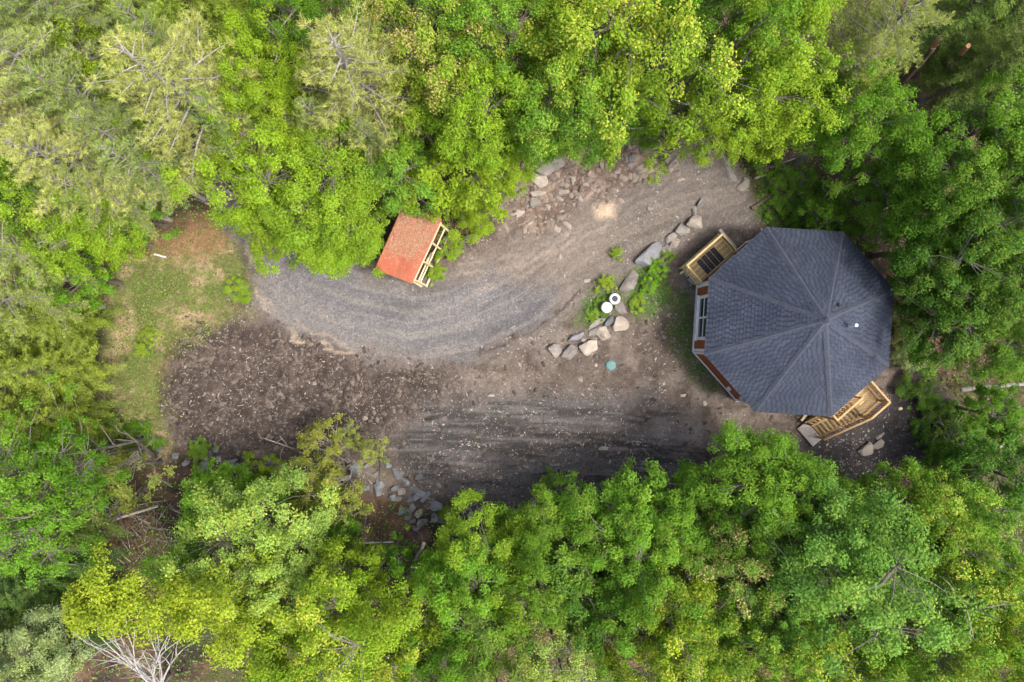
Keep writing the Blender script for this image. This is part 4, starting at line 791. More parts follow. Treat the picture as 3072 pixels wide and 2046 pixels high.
for a in [(616, 1398, 52, 34, 20, 'large slate block at the left forest edge', M_slate), (632, 1362, 22, 22, 30, 'blue grey stone above the large slate block', M_slate), (648, 1350, 18, 18, 0, 'small grey stone topmost at the left forest edge', M_slate), (619, 1376, 20, 16, 0, 'grey stone touching the large slate block', M_slate), (588, 1368, 14, 14, 0, 'tan round stone left of the slate block', M_tan), (655, 1377, 20, 18, 0, 'brown stone right of the slate block', M_rock), (478, 1343, 32, 28, 30, 'dull boulder beside the green driftwood shrub', M_slate),
          (821, 1402, 58, 22, -60, 'leaning slate slab between saplings and bright shrub', M_slate), (786, 1440, 34, 20, 20, 'slate half hidden below the leaning slab', M_slate), (784, 1463, 36, 32, 0, 'square slate below the leaning slab', M_slate), (700, 1385, 36, 18, 10, 'buried slate along the dark soil foot', M_slate), (1062, 1411, 50, 36, 45, 'slanting grey boulder among the olive saplings', M_slate), (1128, 1421, 30, 20, 35, 'brown grey boulder right of the slanting one', M_rock)]:
    rock(*a[:6], m=a[6], group=G5)
for a in [(705, 1402, 40, 24, 15, 'low slate right of the brown stone at the left forest edge'), (742, 1412, 30, 20, -20, 'small slate between the bright shrubs'), (868, 1405, 36, 22, 40, 'grey slab just right of the leaning slate'), (905, 1428, 30, 24, 0, 'half buried grey stone below the standing olive sapling'), (960, 1440, 36, 22, 20, 'grey stone under the broad olive sapling'), (1010, 1420, 30, 18, -30, 'flat grey stone left of the slanting boulder'), (1096, 1462, 34, 26, 10, 'grey block left of the tall wedge stone'), (1100, 1395, 28, 16, 25, 'thin slab above the brown grey boulder'), (1165, 1395, 26, 20, 0, 'pale stone left above the stone heap'), (1255, 1430, 30, 20, 30, 'loose slab right above the stone heap'), (1262, 1478, 34, 24, -15, 'loose grey block right of the diagonal heap stone'), (1350, 1535, 34, 20, 15, 'grey slab under the fringe of the yellow heap maple'), (1445, 1530, 40, 22, 25, 'bluish slab at the forest edge far right of the heap'), (1412, 1542, 20, 38, 0, 'upright bluish slab beside the far right slab'), (560, 1388, 26, 18, 30, 'dull grey stone left of the tan round stone'), (528, 1366, 24, 20, 0, 'leftmost small stone of the lower stone line')]:
    rock(*a, m=M_slate, group=G5, sink=.25, tilt=.15)
PILE = [(1745, 980, 92, 120, 20, 0), (1865, 870, 100, 58, -58, 0), (1920, 935, 84, 70, -40, 0), (1735, 940, 60, 90, 60, 0), (1830, 1035, 66, 60, 10, 0), (1848, 975, 66, 50, 0, 0), (1900, 1000, 60, 60, 0, 1), (1872, 1052, 70, 44, 10, 0), (1985, 985, 60, 70, 20, 0), (2012, 1025, 90, 56, 40, 0), (2065, 1035, 100, 44, 50, 0), (1972, 1110, 100, 52, 45, 0), (1905, 1132, 76, 66, 20, 0), (2025, 1150, 76, 66, 30, 2), (2140, 1100, 96, 90, 0, 0), (1945, 1178, 66, 44, 10, 0), (1975, 1206, 50, 40, 0, 0), (2040, 1206, 130, 62, 30, 0), (2000, 1255, 66, 40, 0, 0), (2130, 1182, 60, 84, -10, 0), (2192, 1190, 98, 70, -20, 0), (2300, 1200, 70, 44, 30, 0), (1950, 1060, 70, 60, 10, 0)]
PL = ['tall wedge stone at the left of the stone heap', 'long pale stone at the top of the stone heap', 'pale grey block second from the top of the stone heap', 'upright grey stone leaning on the tall wedge in the stone heap', 'grey stone just right of the tall wedge in the stone heap',
      'flat grey stone above the middle left of the stone heap', 'brownish stone below the pale block in the stone heap', 'low grey stone at the middle left of the stone heap', 'squarish grey stone at the upper right of the stone heap', 'tilted grey stone in the upper middle of the stone heap', 'narrow diagonal stone at the right of the stone heap',
      'long diagonal stone in the centre of the stone heap', 'dark rounded stone at the lower left of the stone heap', 'round brown stone in the middle of the stone heap', 'angular bluish block at the right of the stone heap', 'small grey stone left of the long bottom stone of the heap', 'smallest grey stone touching the long bottom stone of the heap',
      'long flat stone at the bottom of the stone heap', 'lowest grey stone poking out under the stone heap', 'upright slate at the right foot of the stone heap', 'pointed slate beside the yellow stone heap maple', 'outlying slate right of the stone heap at the forest edge', 'grey stone filling the centre of the stone heap']
for i, (x, y, l, w, r_, c) in enumerate(PILE):
    rock(400 + x / 2.355, 1050 + y / 2.355, l / 2.355, w / 2.355, -r_ if False else r_, PL[i], (M_slate, M_rock, M_tan)[c], .7, 'boulder', G4, .2, tilt=.2)

# ------------------------------------------------------------------ logs, dead wood
def log(name, pts, rad, label, m=M_log, cat='log', group=None, lift=None, n=8):
    w = []
    for q in pts:
        if len(q) > 2: w.append(S(*q))
        else: p = gp(*q); w.append(p + Vector((0, 0, rad * .8)))
    k = len(w); sub = []
    for i in range(k - 1):
        for j in range(3): sub.append(w[i].lerp(w[i + 1], j / 3) + Vector((random.gauss(0, rad * .12), random.gauss(0, rad * .12), 0)))
    sub.append(w[-1]); org = w[0].copy(); mb = MB(org); mb.tube(sub, [rad * (1 - .35 * i / len(sub)) * random.uniform(.9, 1.08) for i in range(len(sub))], n)
    e = empty(name, org, label, cat, group); mb.build('trunk', m, e); return e, org, sub
e, o_, sb = log('fallen_log', [(2264, 518), (2330, 490), (2402, 457)], .12, 'upper brown fallen log with torn bark at the clearing corner')
mb = MB(o_); mb.beam(sb[2] + Vector((0, -.1, .05)), sb[5] + Vector((.1, -.16, .06)), .07, .03); mb.build('torn_bark', M_dead, e)
log('fallen_log', [(2254, 627), (2320, 580), (2400, 522)], .10, 'lower reddish brown fallen log pointing at the house roof')
log('fallen_log', [(2264, 536), (2300, 523), (2345, 506)], .06, 'thin pale fallen pole between the two brown logs', M_dead)
e, o_, sb = log('birch_log', [(2884, 1168, -.2), (2980, 1160, .2), (3085, 1150, .8)], .13, 'white birch log entering from the right edge', M_birch)
mb = MB(o_)
for f in (3, 4, 5): mb.tube([sb[f] - Vector((.02, 0, 0)), sb[f] + Vector((.02, 0, 0))], (.137, .137), 9)
mb.build('dark_bark_ring', M_log, e)
log('birch_log', [(2996, 1342), (3040, 1302)], .09, 'short birch piece near the right edge below the birch log', M_birch)
log('fallen_log', [(5, 1603, .8), (100, 1575, .9), (203, 1544, 1.2), (290, 1520, 1.4)], .15, 'long brown leaning log at the lower left edge', M_log)
log('fallen_log', [(264, 1582, .5), (370, 1550, .5), (474, 1518, .3)], .10, 'grey fallen log across the dead brush hollow', M_dead)
log('driftwood_branch', [(289, 1336), (350, 1338), (380, 1346), (404, 1357)], .10, 'pale driftwood branch at the lower left of the meadow', M_dead, 'branch')
log('dead_branch', [(447, 1425), (485, 1440), (519, 1461)], .06, 'pale forked dead branch above the brush hollow', M_dead, 'branch')
log('birch_log', [(870, 1638, .7), (1000, 1632, .9), (1180, 1626, 1.1)], .055, 'thin white fallen birch pole below the olive saplings', M_birch)
log('birch_log', [(905, 1610, .8), (1000, 1620, .9), (1060, 1612, 1.0)], .035, 'thinner white birch pole just above the long one', M_birch)
log('bare_trunk', [(1212, 1790, 1.0), (1222, 1735, 2.2), (1245, 1690, 3.4), (1272, 1630, 4.5)], .13, 'curved bare grey trunk right of bottom centre', M_bark, 'trunk')
e, o_, sb = log('snapped_trunk', [(2715, 240, 3.0), (2765, 185, 5.2), (2800, 140, 7.0)], .17, 'snapped brown trunk among the dark hemlocks', M_log, 'trunk')
mb = MB(o_); c = sb[-1]
for i in range(5): d = Vector((random.gauss(0, .06), random.gauss(0, .06), 0)); mb.tube([c + d, c + d * 1.5 + (sb[-1] - sb[-3]) * random.uniform(.4, 1.0)], (.05, .012), 4)
mb.build('splintered_end', M_broke, e)
e, o_, sb = log('snapped_trunk', [(2885, 160, 5.5), (2905, 137, 7.0)], .12, 'smaller splintered trunk top right of the snapped one', M_broke, 'trunk')
log('plastic_pipe', [(461, 763), (480, 767), (499, 772)], .05, 'short white pipe lying in the meadow', M_pipe, 'pipe')
# dead brush: one heap, each stick a part
bp = gp(440, 1600); e = empty('brush_pile', bp, 'tangled heap of dead brown sticks in the lower left hollow', 'brush pile')
r_ = random.Random(5)
for i in range(110):
    c = gp(440 + r_.gauss(0, 75), 1570 + r_.gauss(0, 70)); an = r_.uniform(0, 3.14); l = r_.uniform(.4, 1.6); d = Vector((math.cos(an), math.sin(an), r_.uniform(-.1, .35))) * l; a = c + Vector((0, 0, r_.uniform(.03, .5)))
    mb = MB(bp); mb.tube([a - d / 2, a + Vector((r_.gauss(0, .06), r_.gauss(0, .06), .05)), a + d / 2], (.02, .014, .006), 4); mb.build('stick', (M_dead, M_log, M_bark)[i % 3], e)
# bare crowns
def bare(vx, vy, z0, z1, R, label, m=M_dead, n=9, seed=1, fan=None, name='dead_tree'):
    r = np.random.default_rng(seed); p = P(vx, vy, z1); g = gz(p.x, p.y); e = empty(name, (p.x, p.y, g), label, 'dead tree'); mb = MB()
    mb.tube([(0, 0, 0), (.05, .02, (z1 - g) * .5), (0, 0, z1 - g)], (.10, .07, .02), 6); mb.build('trunk', m, e)
    for k in range(n):
        t = .45 + .5 * k / n; an = k * 2.4 + r.random(); a = np.array([0, 0, (z1 - g) * t]); L_ = R * r.uniform(.6, 1.1); b = a + np.array([math.cos(an) * L_, math.sin(an) * L_, L_ * r.uniform(.3, .9)]); c = curve(a, b, .12, r, 6)
        mb = MB(); mb.tube(c, np.linspace(.035, .008, 6), 5)
        for j in range(4):
            s = r.integers(2, 5); q = c[s] + (c[s] - c[s - 1]) * .5 + r.normal(size=3) * .35 * R * .5; mb.tube(curve(c[s], q, .1, r, 3), (.014, .009, .004), 3)
        mb.build('branch', m, e)
bare(615, 45, 6, 10.5, 1.4, 'bare grey dead tree on the top edge', seed=3)
bare(1640, 265, 5, 9, 1.3, 'bare stems poking through the thin yellow trees', seed=4)
bare(2300, 1430, 4, 11.5, 1.1, 'bare twigs near the bottom right corner', seed=9)
# white limbed birch, bottom left
def birch():
    org = S(478, 2052, 0); g = gz(org.x, org.y); e = empty('birch_tree', (org.x, org.y, g), 'white limbed birch fanning up from the bottom edge at left', 'tree', 'leafy trees around the clearing'); O = Vector((org.x, org.y, g))
    mb = MB(O); fork = S(482, 2060, 6.5); mb.tube([O, S(480, 2056, 3.2), fork], (.2, .16, .12), 8)
    ends = [((268, 1918), 9.5), ((295, 1905), 9.8), ((330, 1893), 10), ((365, 1890), 10.2), ((405, 1885), 10.4), ((440, 1900), 10), ((470, 1890), 10.4), ((510, 1895), 10), ((545, 1915), 9.6), ((575, 1930), 9.2), ((385, 1960), 9), ((425, 1950), 9.2)]
    r = np.random.default_rng(44); tips = []
    for (q, z) in ends:
        b = S(q[0], q[1], z); c = curve(fork, b, .10, r, 6); mb.tube(c, np.linspace(.05, .010, 6), 5)
        for j in range(5):
            s = 2 + j % 3; d = (c[s + 1] - c[s]); t = c[s] + d * r.uniform(.5, 1.6) + r.normal(size=3) * .45 + np.array([0, 0, .4]); mb.tube(curve(c[s], t, .06, r, 3), (.022, .014, .006), 4); tips.append(t)
        tips.append(np.array(b))
    mb.build('trunk', M_birch, e)
    tips = np.array(tips); u = []
    for i in range(95):
        vx = r.uniform(165, 520); vy = 1392 + r.normal() * 34 - .00055 * (vx - 330) ** 2 * .4; u.append(np.array(P(vx, vy, r.uniform(9.6, 11.4))))
    pc = np.array(u); n = 12500; pi = r.integers(0, len(pc), n); d = r.normal(size=(n, 3)); d /= np.linalg.norm(d, axis=1, keepdims=True); q = r.random(n) ** .45
    pos = pc[pi] + d * q[:, None] * np.array([.45, .45, .32]) + r.normal(size=(n, 3)) * .04 - np.array(O); nr = d * .5 + np.array([0, 0, .8]) + r.normal(size=(n, 3)) * .45
    rb = r.random(len(pc)); tint = np.stack([r.random(n) * .6 + rb[pi] * .4, r.random(n) * q, rb[pi]], 1); me = leaf_mesh('crown', pos, nr, d + r.normal(size=(n, 3)) * .5, .115 * r.uniform(.6, 1.25, n), .085 * r.uniform(.6, 1.2, n), tint)
    c = obj('crown', me, M_leaf, e); c.color = (.215, .325, .022, .5)
birch()

# ------------------------------------------------------------------ octagonal house
HC = Vector((14.16, .95, 0)); ZE, ZA, RE, RW = 3.3, 6.2, 4.9, 4.62; ZF = 1.0; A0 = math.radians(19)
house = empty('octagonal_house', (HC.x, HC.y, 0), 'octagonal house with slate blue shingled roof and rust red walls', 'house')
def hp(r, a, z): return Vector((HC.x + r * math.cos(a), HC.y + r * math.sin(a), z))
def hmb(): return MB((HC.x, HC.y, 0))
ang = [A0 + k * math.pi / 4 for k in range(9)]
mb = hmb(); lo = [hp(RW - .04, a, -1.5) for a in ang[:8]]; hi = [hp(RW - .04, a, .32) for a in ang[:8]]; mb.add(lo + hi, [(i, (i + 1) % 8, 8 + (i + 1) % 8, 8 + i) for i in range(8)]); mb.build('foundation', M_conc, house)
for k in range(8):
    a, b = ang[k], ang[k + 1]; n = Vector((math.cos((a + b) / 2), math.sin((a + b) / 2), 0)); p, q = hp(RW, a, 0), hp(RW, b, 0)
    mb = hmb(); z = .30; prev = None; st = .155                                      # lapped boards
    while z < ZE - .02:
        t = min(z + st, ZE); o1 = n * .022; mb.add([p + o1 + Vector((0, 0, z)), q + o1 + Vector((0, 0, z)), q + Vector((0, 0, t)) + n * .004, p + Vector((0, 0, t)) + n * .004, p + n * .004 + Vector((0, 0, z)), q + n * .004 + Vector((0, 0, z))], [(0, 1, 2, 3), (0, 4, 5, 1)]); z += st
    mb.build('wall', M_sid, house)
    mb = hmb(); mb.beam(hp(RW + .045, a, .2), hp(RW + .045, b, .2), .05, .20); mb.build('base_trim', M_white, house)
    mb = hmb(); mb.beam(hp(RW + .045, a, ZE - .16), hp(RW + .045, b, ZE - .16), .04, .20); mb.build('frieze_board', M_white, house)
    mb = hmb()
    for s, (c0, c1) in ((1, (p, q)), (-1, (q, p))):
        d = (c1 - c0).normalized(); c = c0 + d * .075 + n * .035; mb.box(c + Vector((0, 0, (ZE + .31) / 2 - .02)), d * .072, n * .018, Vector((0, 0, (ZE - .58) / 2)))
    mb.build('corner_trim', M_white, house)
# window pair in the west wall, doors beside the decks
def window(face, s0, s1, z0, z1, mull=1):
    a, b = ang[face], ang[face + 1]; m = (a + b) / 2; n = Vector((math.cos(m), math.sin(m), 0)); d = Vector((-n.y, n.x, 0)); c = HC + n * (RW * math.cos(math.pi / 8)); up = Vector((0, 0, 1))
    at = lambda s, z, o: c + d * s + up * z + n * o
    mb = hmb(); w = .11
    for (x0, x1, y0, y1) in ((s0 - w, s0, z0 - w, z1 + w), (s1, s1 + w, z0 - w, z1 + w), (s0 + .001, s1 - .001, z1, z1 + w - .002), (s0 + .001, s1 - .001, z0 - w + .002, z0)): mb.box(at((x0 + x1) / 2, (y0 + y1) / 2, .05), d * (x1 - x0) / 2, up * (y1 - y0) / 2, n * .03)
    wn_ = mb.build('window', M_white, house); k = mull + 1; W = (s1 - s0) / k
    for i in range(k):
        x0, x1 = s0 + i * W, s0 + (i + 1) * W; zm = (z0 + z1) / 2; mb = hmb(); f = .05
        for (p0, p1, q0, q1) in ((x0 + .002, x0 + f, z0 + .002, z1 - .002), (x1 - f, x1 - .002, z0 + .002, z1 - .002), (x0 + f, x1 - f, z0 + .002, z0 + f), (x0 + f, x1 - f, z1 - f, z1 - .002), (x0 + f, x1 - f, zm - .03, zm + .03)): mb.box(at((p0 + p1) / 2, (q0 + q1) / 2, .042), d * (p1 - p0) / 2, up * (q1 - q0) / 2, n * .022)
        mb.build('sash', M_white, wn_)
        for (q0, q1) in ((z0 + f, zm - .03), (zm + .03, z1 - f)): mb = hmb(); mb.box(at((x0 + x1) / 2, (q0 + q1) / 2, .032), d * (W / 2 - f), up * (q1 - q0) / 2, n * .006); mb.build('pane', M_glass, wn_)
    mb = hmb(); mb.box(at((s0 + s1) / 2, z0 - w - .02, .09), d * ((s1 - s0) / 2 + .15), up * .025, n * .06); mb.build('sill', M_white, wn_)
window(3, -1.05, 1.05, .95, 2.75, 1)
window(5, -.6, .6, 1.6, 2.6, 0); window(0, -.8, .8, 1.4, 2.6, 1)
def door(face, s0, s1, z0, z1, m):
    a, b = ang[face], ang[face + 1]; t = (a + b) / 2; n = Vector((math.cos(t), math.sin(t), 0)); d = Vector((-n.y, n.x, 0)); c = HC + n * (RW * math.cos(math.pi / 8)); up = Vector((0, 0, 1))
    mb = hmb(); mb.box(c + d * (s0 + s1) / 2 + up * (z0 + z1) / 2 + n * .04, d * (s1 - s0) / 2, up * (z1 - z0) / 2, n * .02); o = mb.build('door', M_white, house)
    mb = hmb(); mb.box(c + d * (s1 - .1) + up * (z0 + 1) + n * .08, d * .02, up * .02, n * .02); mb.build('handle', M_black, o)
door(2, -.5, .5, ZF, ZF + 2.05, 0); door(6, -.5, .5, ZF, ZF + 2.05, 0)
# wall fixtures on the south west wall
f5 = (ang[4] + ang[5]) / 2; n5 = Vector((math.cos(f5), math.sin(f5), 0)); d5 = Vector((-n5.y, n5.x, 0)); c5 = HC + n5 * RW * math.cos(math.pi / 8)
for s, z in ((.75, 1.1), (1.35, 1.9)):
    mb = hmb(); mb.box(c5 + d5 * s + n5 * .08 + Vector((0, 0, z)), d5 * .09, n5 * .06, Vector((0, 0, .07))); mb.box(c5 + d5 * s + n5 * .11 + Vector((0, 0, z + .09)), d5 * .11, n5 * .09, Vector((0, 0, .012))); mb.build('dryer_vent', M_white, house)
# roof
roof = empty('roof', (0, 0, 0)); roof.parent = house
mb = hmb(); ring = [hp(RE, a, ZE) for a in ang[:8]]; low = [hp(RE, a, ZE - .14) for a in ang[:8]]; mb.add(ring + low + [Vector((HC.x, HC.y, ZA))], [(i, (i + 1) % 8, 16) for i in range(8)] + [(i, 8 + i, 8 + (i + 1) % 8, (i + 1) % 8) for i in range(8)] + [tuple(range(15, 7, -1))]); mb.build('roof_deck', M_deckbase, roof)
def shingle_mat(name):
    m, nt, out = new_mat(name); a = nd(nt, 'ShaderNodeAttribute', attribute_name='tint'); tc = nd(nt, 'ShaderNodeTexCoord'); f = noise(nt, tc.outputs['Object'], 60, 3, .8); g = noise(nt, tc.outputs['Object'], .55, 4, .6)
    c = mixc(nt, 1.0, a.outputs['Color'], mixc(nt, f, (.7, .7, .7), (1.3, 1.3, 1.3)), 'MULTIPLY'); c = mixc(nt, 1.0, c, mixc(nt, ramp(nt, g, .38, .62), (.84, .85, .88), (1.2, 1.18, 1.15)), 'MULTIPLY')
    principled(nt, out, c, .8, .2, f, .5, .01); return m
M_shin = shingle_mat('asphalt_shingles'); apo = RE * math.cos(math.pi / 8); half = RE * math.sin(math.pi / 8); SL = math.hypot(apo, ZA - ZE); EXP = .165
rs = random.Random(3)
for k in range(8):
    t = (ang[k] + ang[k + 1]) / 2; n = Vector((math.cos(t), math.sin(t), 0)); d = Vector((-n.y, n.x, 0)); e0 = n * apo + Vector((0, 0, ZE)); sv = (Vector((0, 0, ZA)) - e0).normalized(); nr = d.cross(sv).normalized()
    if nr.z < 0: nr = -nr
    V, F, C = [], [], []; row = 0; v = -.03
    wd = lambda v: half * (1 - v / SL)
    while v < SL - .15:
        u = -half - rs.uniform(0, .24); tooth = rs.random() < .5
        while u < half:
            tooth = not tooth; w = rs.uniform(.13, .18) if tooth else rs.uniform(.06, .10); v0 = v; v1 = min(v + EXP * 1.25, SL); tk = .030 if tooth else .022; l0, l1 = wd(max(v0, 0)) + .01, wd(v1)
            a0, b0 = max(u + .002, -l0), min(u + w - .002, l0); a1, b1 = max(u + .002, -l1), min(u + w - .002, l1)
            if b0 - a0 > .02:
                if b1 < a1: a1 = b1 = (a0 + b0) / 2
                i = len(V); pt = lambda uu, vv, hh: e0 + d * uu + sv * vv + nr * hh
                V += [pt(a0, v0, tk + .012), pt(b0, v0, tk + .012), pt(b1, v1, .010), pt(a1, v1, .010), pt(a0, v0, .002), pt(b0, v0, .002)]
                F += [(i, i + 1, i + 2, i + 3), (i + 4, i + 5, i + 1, i), (i + 4, i, i + 3), (i + 5, i + 2, i + 1)]
                b = (rs.uniform(.92, 1.2) if tooth else rs.uniform(.62, .82)) ; hu = rs.uniform(-.05, .08); C += [(.036 * b * (1 + hu), .046 * b, .068 * b, 1)] * 6
            u += w
        v += EXP; row += 1
    me = bpy.data.meshes.new('shingles'); me.from_pydata([tuple(x) for x in V], [], F); me.update(); vcol(me, 'tint', C); o = obj('shingles', me, M_shin, roof); o['kind'] = 'stuff'
hl = Vector((RE, 0, ZE - ZA)).length; phi = math.atan2(ZA - ZE, RE)
mbc = MB(); hw = .155; dih = .10
mbc.add([(-.15, -hw, -dih * .62), (-.15, 0, .012), (-.15, hw, -dih * .62), (.15, -hw, -dih * .62 - .012), (.15, 0, .0), (.15, hw, -dih * .62 - .012), (-.15, -hw, -dih * .62 - .02), (-.15, 0, -.008), (-.15, hw, -dih * .62 - .02)], [(0, 3, 4, 1), (1, 4, 5, 2), (0, 1, 7, 6), (1, 2, 8, 7), (0, 6, 3), (2, 5, 8)])
cap_me = mbc.mesh('hip_cap'); M_cap = pmat('hip_cap_asphalt', (.040, .047, .066), (.053, .061, .082), 5, .75, .3, .4, objrand=.07)
for k in range(8):
    a = ang[k]; sv = Vector((-math.cos(a) * RE, -math.sin(a) * RE, ZA - ZE)).normalized(); base = Vector((math.cos(a) * RE, math.sin(a) * RE, ZE)); yv = Vector((0, 0, 1)).cross(sv).normalized(); zv = sv.cross(yv); N_ = 27
    for i in range(N_):
        c = base + sv * (.12 + i * (hl - .18) / (N_ - 1)) + zv * .045; M_ = Matrix((sv, yv, zv)).transposed().to_4x4(); M_.translation = c; obj('hip_cap', cap_me, M_cap, roof, M_)
for k in range(8):                                              # black strip standing in for the shadow line along each hip cap
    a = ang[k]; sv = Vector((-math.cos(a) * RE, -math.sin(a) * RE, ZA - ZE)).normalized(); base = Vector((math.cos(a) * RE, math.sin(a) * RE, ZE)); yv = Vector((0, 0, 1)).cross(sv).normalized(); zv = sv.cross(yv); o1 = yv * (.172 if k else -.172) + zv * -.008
    mb = MB(); mb.beam(base + sv * .3 + o1, base + sv * (hl - .62) + o1, .016, .034, zv); mb.build('hip_shadow_strip', M_black, roof)
mb = MB(); mb.add([(.30 * math.cos(a), .30 * math.sin(a), ZA - .10) for a in ang[:8]] + [(0, 0, ZA + .075)], [(i, (i + 1) % 8, 8) for i in range(8)]); mb.build('peak_cap', M_cap, roof)
def roof_z(x, y):
    return max(ZA - (ZA - ZE) / apo * ((x - HC.x) * math.cos((ang[k] + ang[k + 1]) / 2) + (y - HC.y) * math.sin((ang[k] + ang[k + 1]) / 2)) for k in [max(range(8), key=lambda j: (x - HC.x) * math.cos((ang[j] + ang[j + 1]) / 2) + (y - HC.y) * math.sin((ang[j] + ang[j + 1]) / 2))])
for (sx, sy, r, h, m, nm) in ((2544, 977, .075, .8, M_pipe, 'vent_pipe'), (2513, 917, .045, .22, M_black, 'vent_stub')):
    w = S(sx, sy, 5.2)
    for _ in range(4): w = S(sx, sy, roof_z(w.x, w.y))
    q = Vector((w.x, w.y, w.z)); mb = hmb(); mb.tube([q - Vector((0, 0, .1)), q + Vector((0, 0, h))], (r, r), 12); o = mb.build(nm, m, roof); mb = hmb(); mb.tube([q - Vector((0, 0, .02)), q + Vector((0, 0, .05)), q + Vector((0, 0, .09))], (.17, .10, r * 1.1), 12); mb.build('flashing', M_black if nm == 'vent_stub' else M_cap, roof)

# ------------------------------------------------------------------ entry deck, north west
def face_frame(k):
    t = (ang[k] + ang[k + 1]) / 2; n = Vector((math.cos(t), math.sin(t), 0)); return n
nW = face_frame(2); tW = Vector((-nW.y, nW.x, 0)) * -1
def W(t, n, z): return Vector((HC.x, HC.y, 0)) + tW * t + nW * n + Vector((0, 0, z))
deck = empty('entry_deck', W(-.55, 5, .3), 'pale lumber entry deck against the upper left house wall', 'deck'); D0 = deck.location.copy()
def dbeam(name, a, b, w, t, m, par, org, up=(0, 0, 1)): mb = MB(org); mb.beam(a, b, w, t, up); return mb.build(name, m, par)
ZD = .8; n0, n1, t0, t1 = 4.34, 5.62, -1.84, .72; nb = 10
for i in range(nb):
    n_ = n0 + (i + .5) * (n1 - n0) / nb; dbeam('deck_board', W(t0, n_, ZD), W(t1, n_, ZD), (n1 - n0) / nb - .012, .035, M_lum if i % 2 else M_lum2, deck, D0)
for a, b in ((W(t0 - .02, n0, ZD - .13), W(t0 - .02, n1, ZD - .13)), (W(t1 + .02, n0, ZD - .13), W(t1 + .02, n1, ZD - .13)), (W(t0 - .04, n1 + .02, ZD - .13), W(t1 + .04, n1 + .02, ZD - .13))): dbeam('rim_joist', a, b, .04, .2, M_lum, deck, D0)
ZR = ZD + .62
for t_, n_ in ((t0 + .05, n1 - .05), (t1 - .05, n1 - .05), (t0 + .05, n0 + .1), (t1 - .05, n0 + .1)): dbeam('post', W(t_, n_, -.25), W(t_, n_, ZR), .09, .09, M_lum, deck, D0, (1, 0, 0))
for a, b in ((W(t0 + .05, n1 - .05, ZR + .02), W(t1 - .05, n1 - .05, ZR + .02)), (W(t0 + .05, n0 + .1, ZR + .02), W(t0 + .05, n1 - .1, ZR + .02)), (W(t1 - .05, n0 + .1, ZR + .02), W(t1 - .05, n1 - .1, ZR + .02))):
    dbeam('top_rail', a, b, .10, .04, M_lum, deck, D0); dbeam('lower_rail', a - Vector((0, 0, .5)), b - Vector((0, 0, .5)), .05, .07, M_lum, deck, D0)
for i in range(17): t_ = t0 + .2 + i * (t1 - t0 - .4) / 16; dbeam('baluster', W(t_, n1 - .05, ZR - .5), W(t_, n1 - .05, ZR), .035, .035, M_lum, deck, D0, (1, 0, 0))
for tt in (t0 + .05, t1 - .05):
    for i in range(7): n_ = n0 + .25 + i * .145; dbeam('baluster', W(tt, n_, ZR - .5), W(tt, n_, ZR), .035, .035, M_lum, deck, D0, (1, 0, 0))
mo = W(-.52, 4.9, ZD + .018); mat_ = empty('door_mat', mo, 'dark slatted rubber mat in four panels on the entry deck', 'mat')
for i in range(4):
    ta = -1.15 + i * .315
    mb = MB(mo); mb.beam(W(ta + .15, 4.46, ZD + .026), W(ta + .15, 5.34, ZD + .026), .285, .012); pnl = mb.build('mat_panel', M_dgrey, mat_)
    for j in range(6): mb = MB(mo); mb.beam(W(ta + .02, 4.52 + j * .15, ZD + .036), W(ta + .28, 4.52 + j * .15, ZD + .036), .09, .012); mb.build('tread_rib', M_black, pnl)
for i, (sx, sy, lab) in enumerate(((2059, 818, 'upper grey concrete block beside the entry deck'), (2074, 840, 'lower grey concrete block beside the entry deck'))):
    p = gp(sx, sy); mb = MB(p); mb.box(p + Vector((0, 0, .16)), tW * .15, nW * .19, Vector((0, 0, .19))); o = mb.build('concrete_block', M_conc, None); o.location = p; tag(o, lab, 'block', 'concrete blocks by the entry deck')
p = gp(2046, 814); mb = MB(p); mb.beam(gp(2037, 823) + Vector((0, 0, .25)), gp(2058, 804) + Vector((0, 0, .45)), .09, .09); o = mb.build('lumber_offcut', M_lum, None); o.location = p; tag(o, 'short lumber offcut poking out left of the entry deck', 'lumber')
a, b = W(.98, 4.5, .42), W(.98, 5.78, .42); mb = MB(a); mb.beam(a, b, .17, .5); o = mb.build('concrete_step', M_conc, None); o.location = a; tag(o, 'long grey concrete step along the right of the entry deck', 'step')

# ------------------------------------------------------------------ porch and staircase, south east
nE = face_frame(6); dE = Vector((nE.y, -nE.x, 0))
def E(s, n, z): return Vector((HC.x, HC.y, 0)) + dE * s + nE * n + Vector((0, 0, z))
porch = empty('porch_staircase', E(1, 6, -.9), 'wooden porch and staircase with railings at the lower right of the house', 'staircase'); O = porch.location.copy(); eb = lambda nm, a, b, w, t, m, up=(0, 0, 1), par=porch: dbeam(nm, a, b, w, t, m, par, O, up)
for i in range(9): n_ = 4.36 + (i + .5) * .123; eb('deck_board', E(-1.22, n_, ZF), E(1.4, n_, ZF), .112, .035, M_tread)
for i in range(9): n_ = 5.47 + (i + .5) * .122; eb('landing_board', E(-1.22, n_, ZF), E(.0, n_, ZF), .112, .035, M_tread)
for a, b in ((E(-1.24, 4.36, ZF - .13), E(-1.24, 6.57, ZF - .13)), (E(-1.24, 6.58, ZF - .13), E(.02, 6.58, ZF - .13)), (E(.03, 5.47, ZF - .13), E(1.42, 5.47, ZF - .13)), (E(1.42, 4.36, ZF - .13), E(1.42, 5.45, ZF - .13))): eb('rim_joist', a, b, .04, .2, M_lum2)
NT = 10; ds, dr = .192, .172
for i in range(NT): eb('tread', E(.02 + ds * (i + .5), 5.50, ZF - dr * (i + 1)), E(.02 + ds * (i + .5), 6.52, ZF - dr * (i + 1)), ds * .80, .04, M_tread)
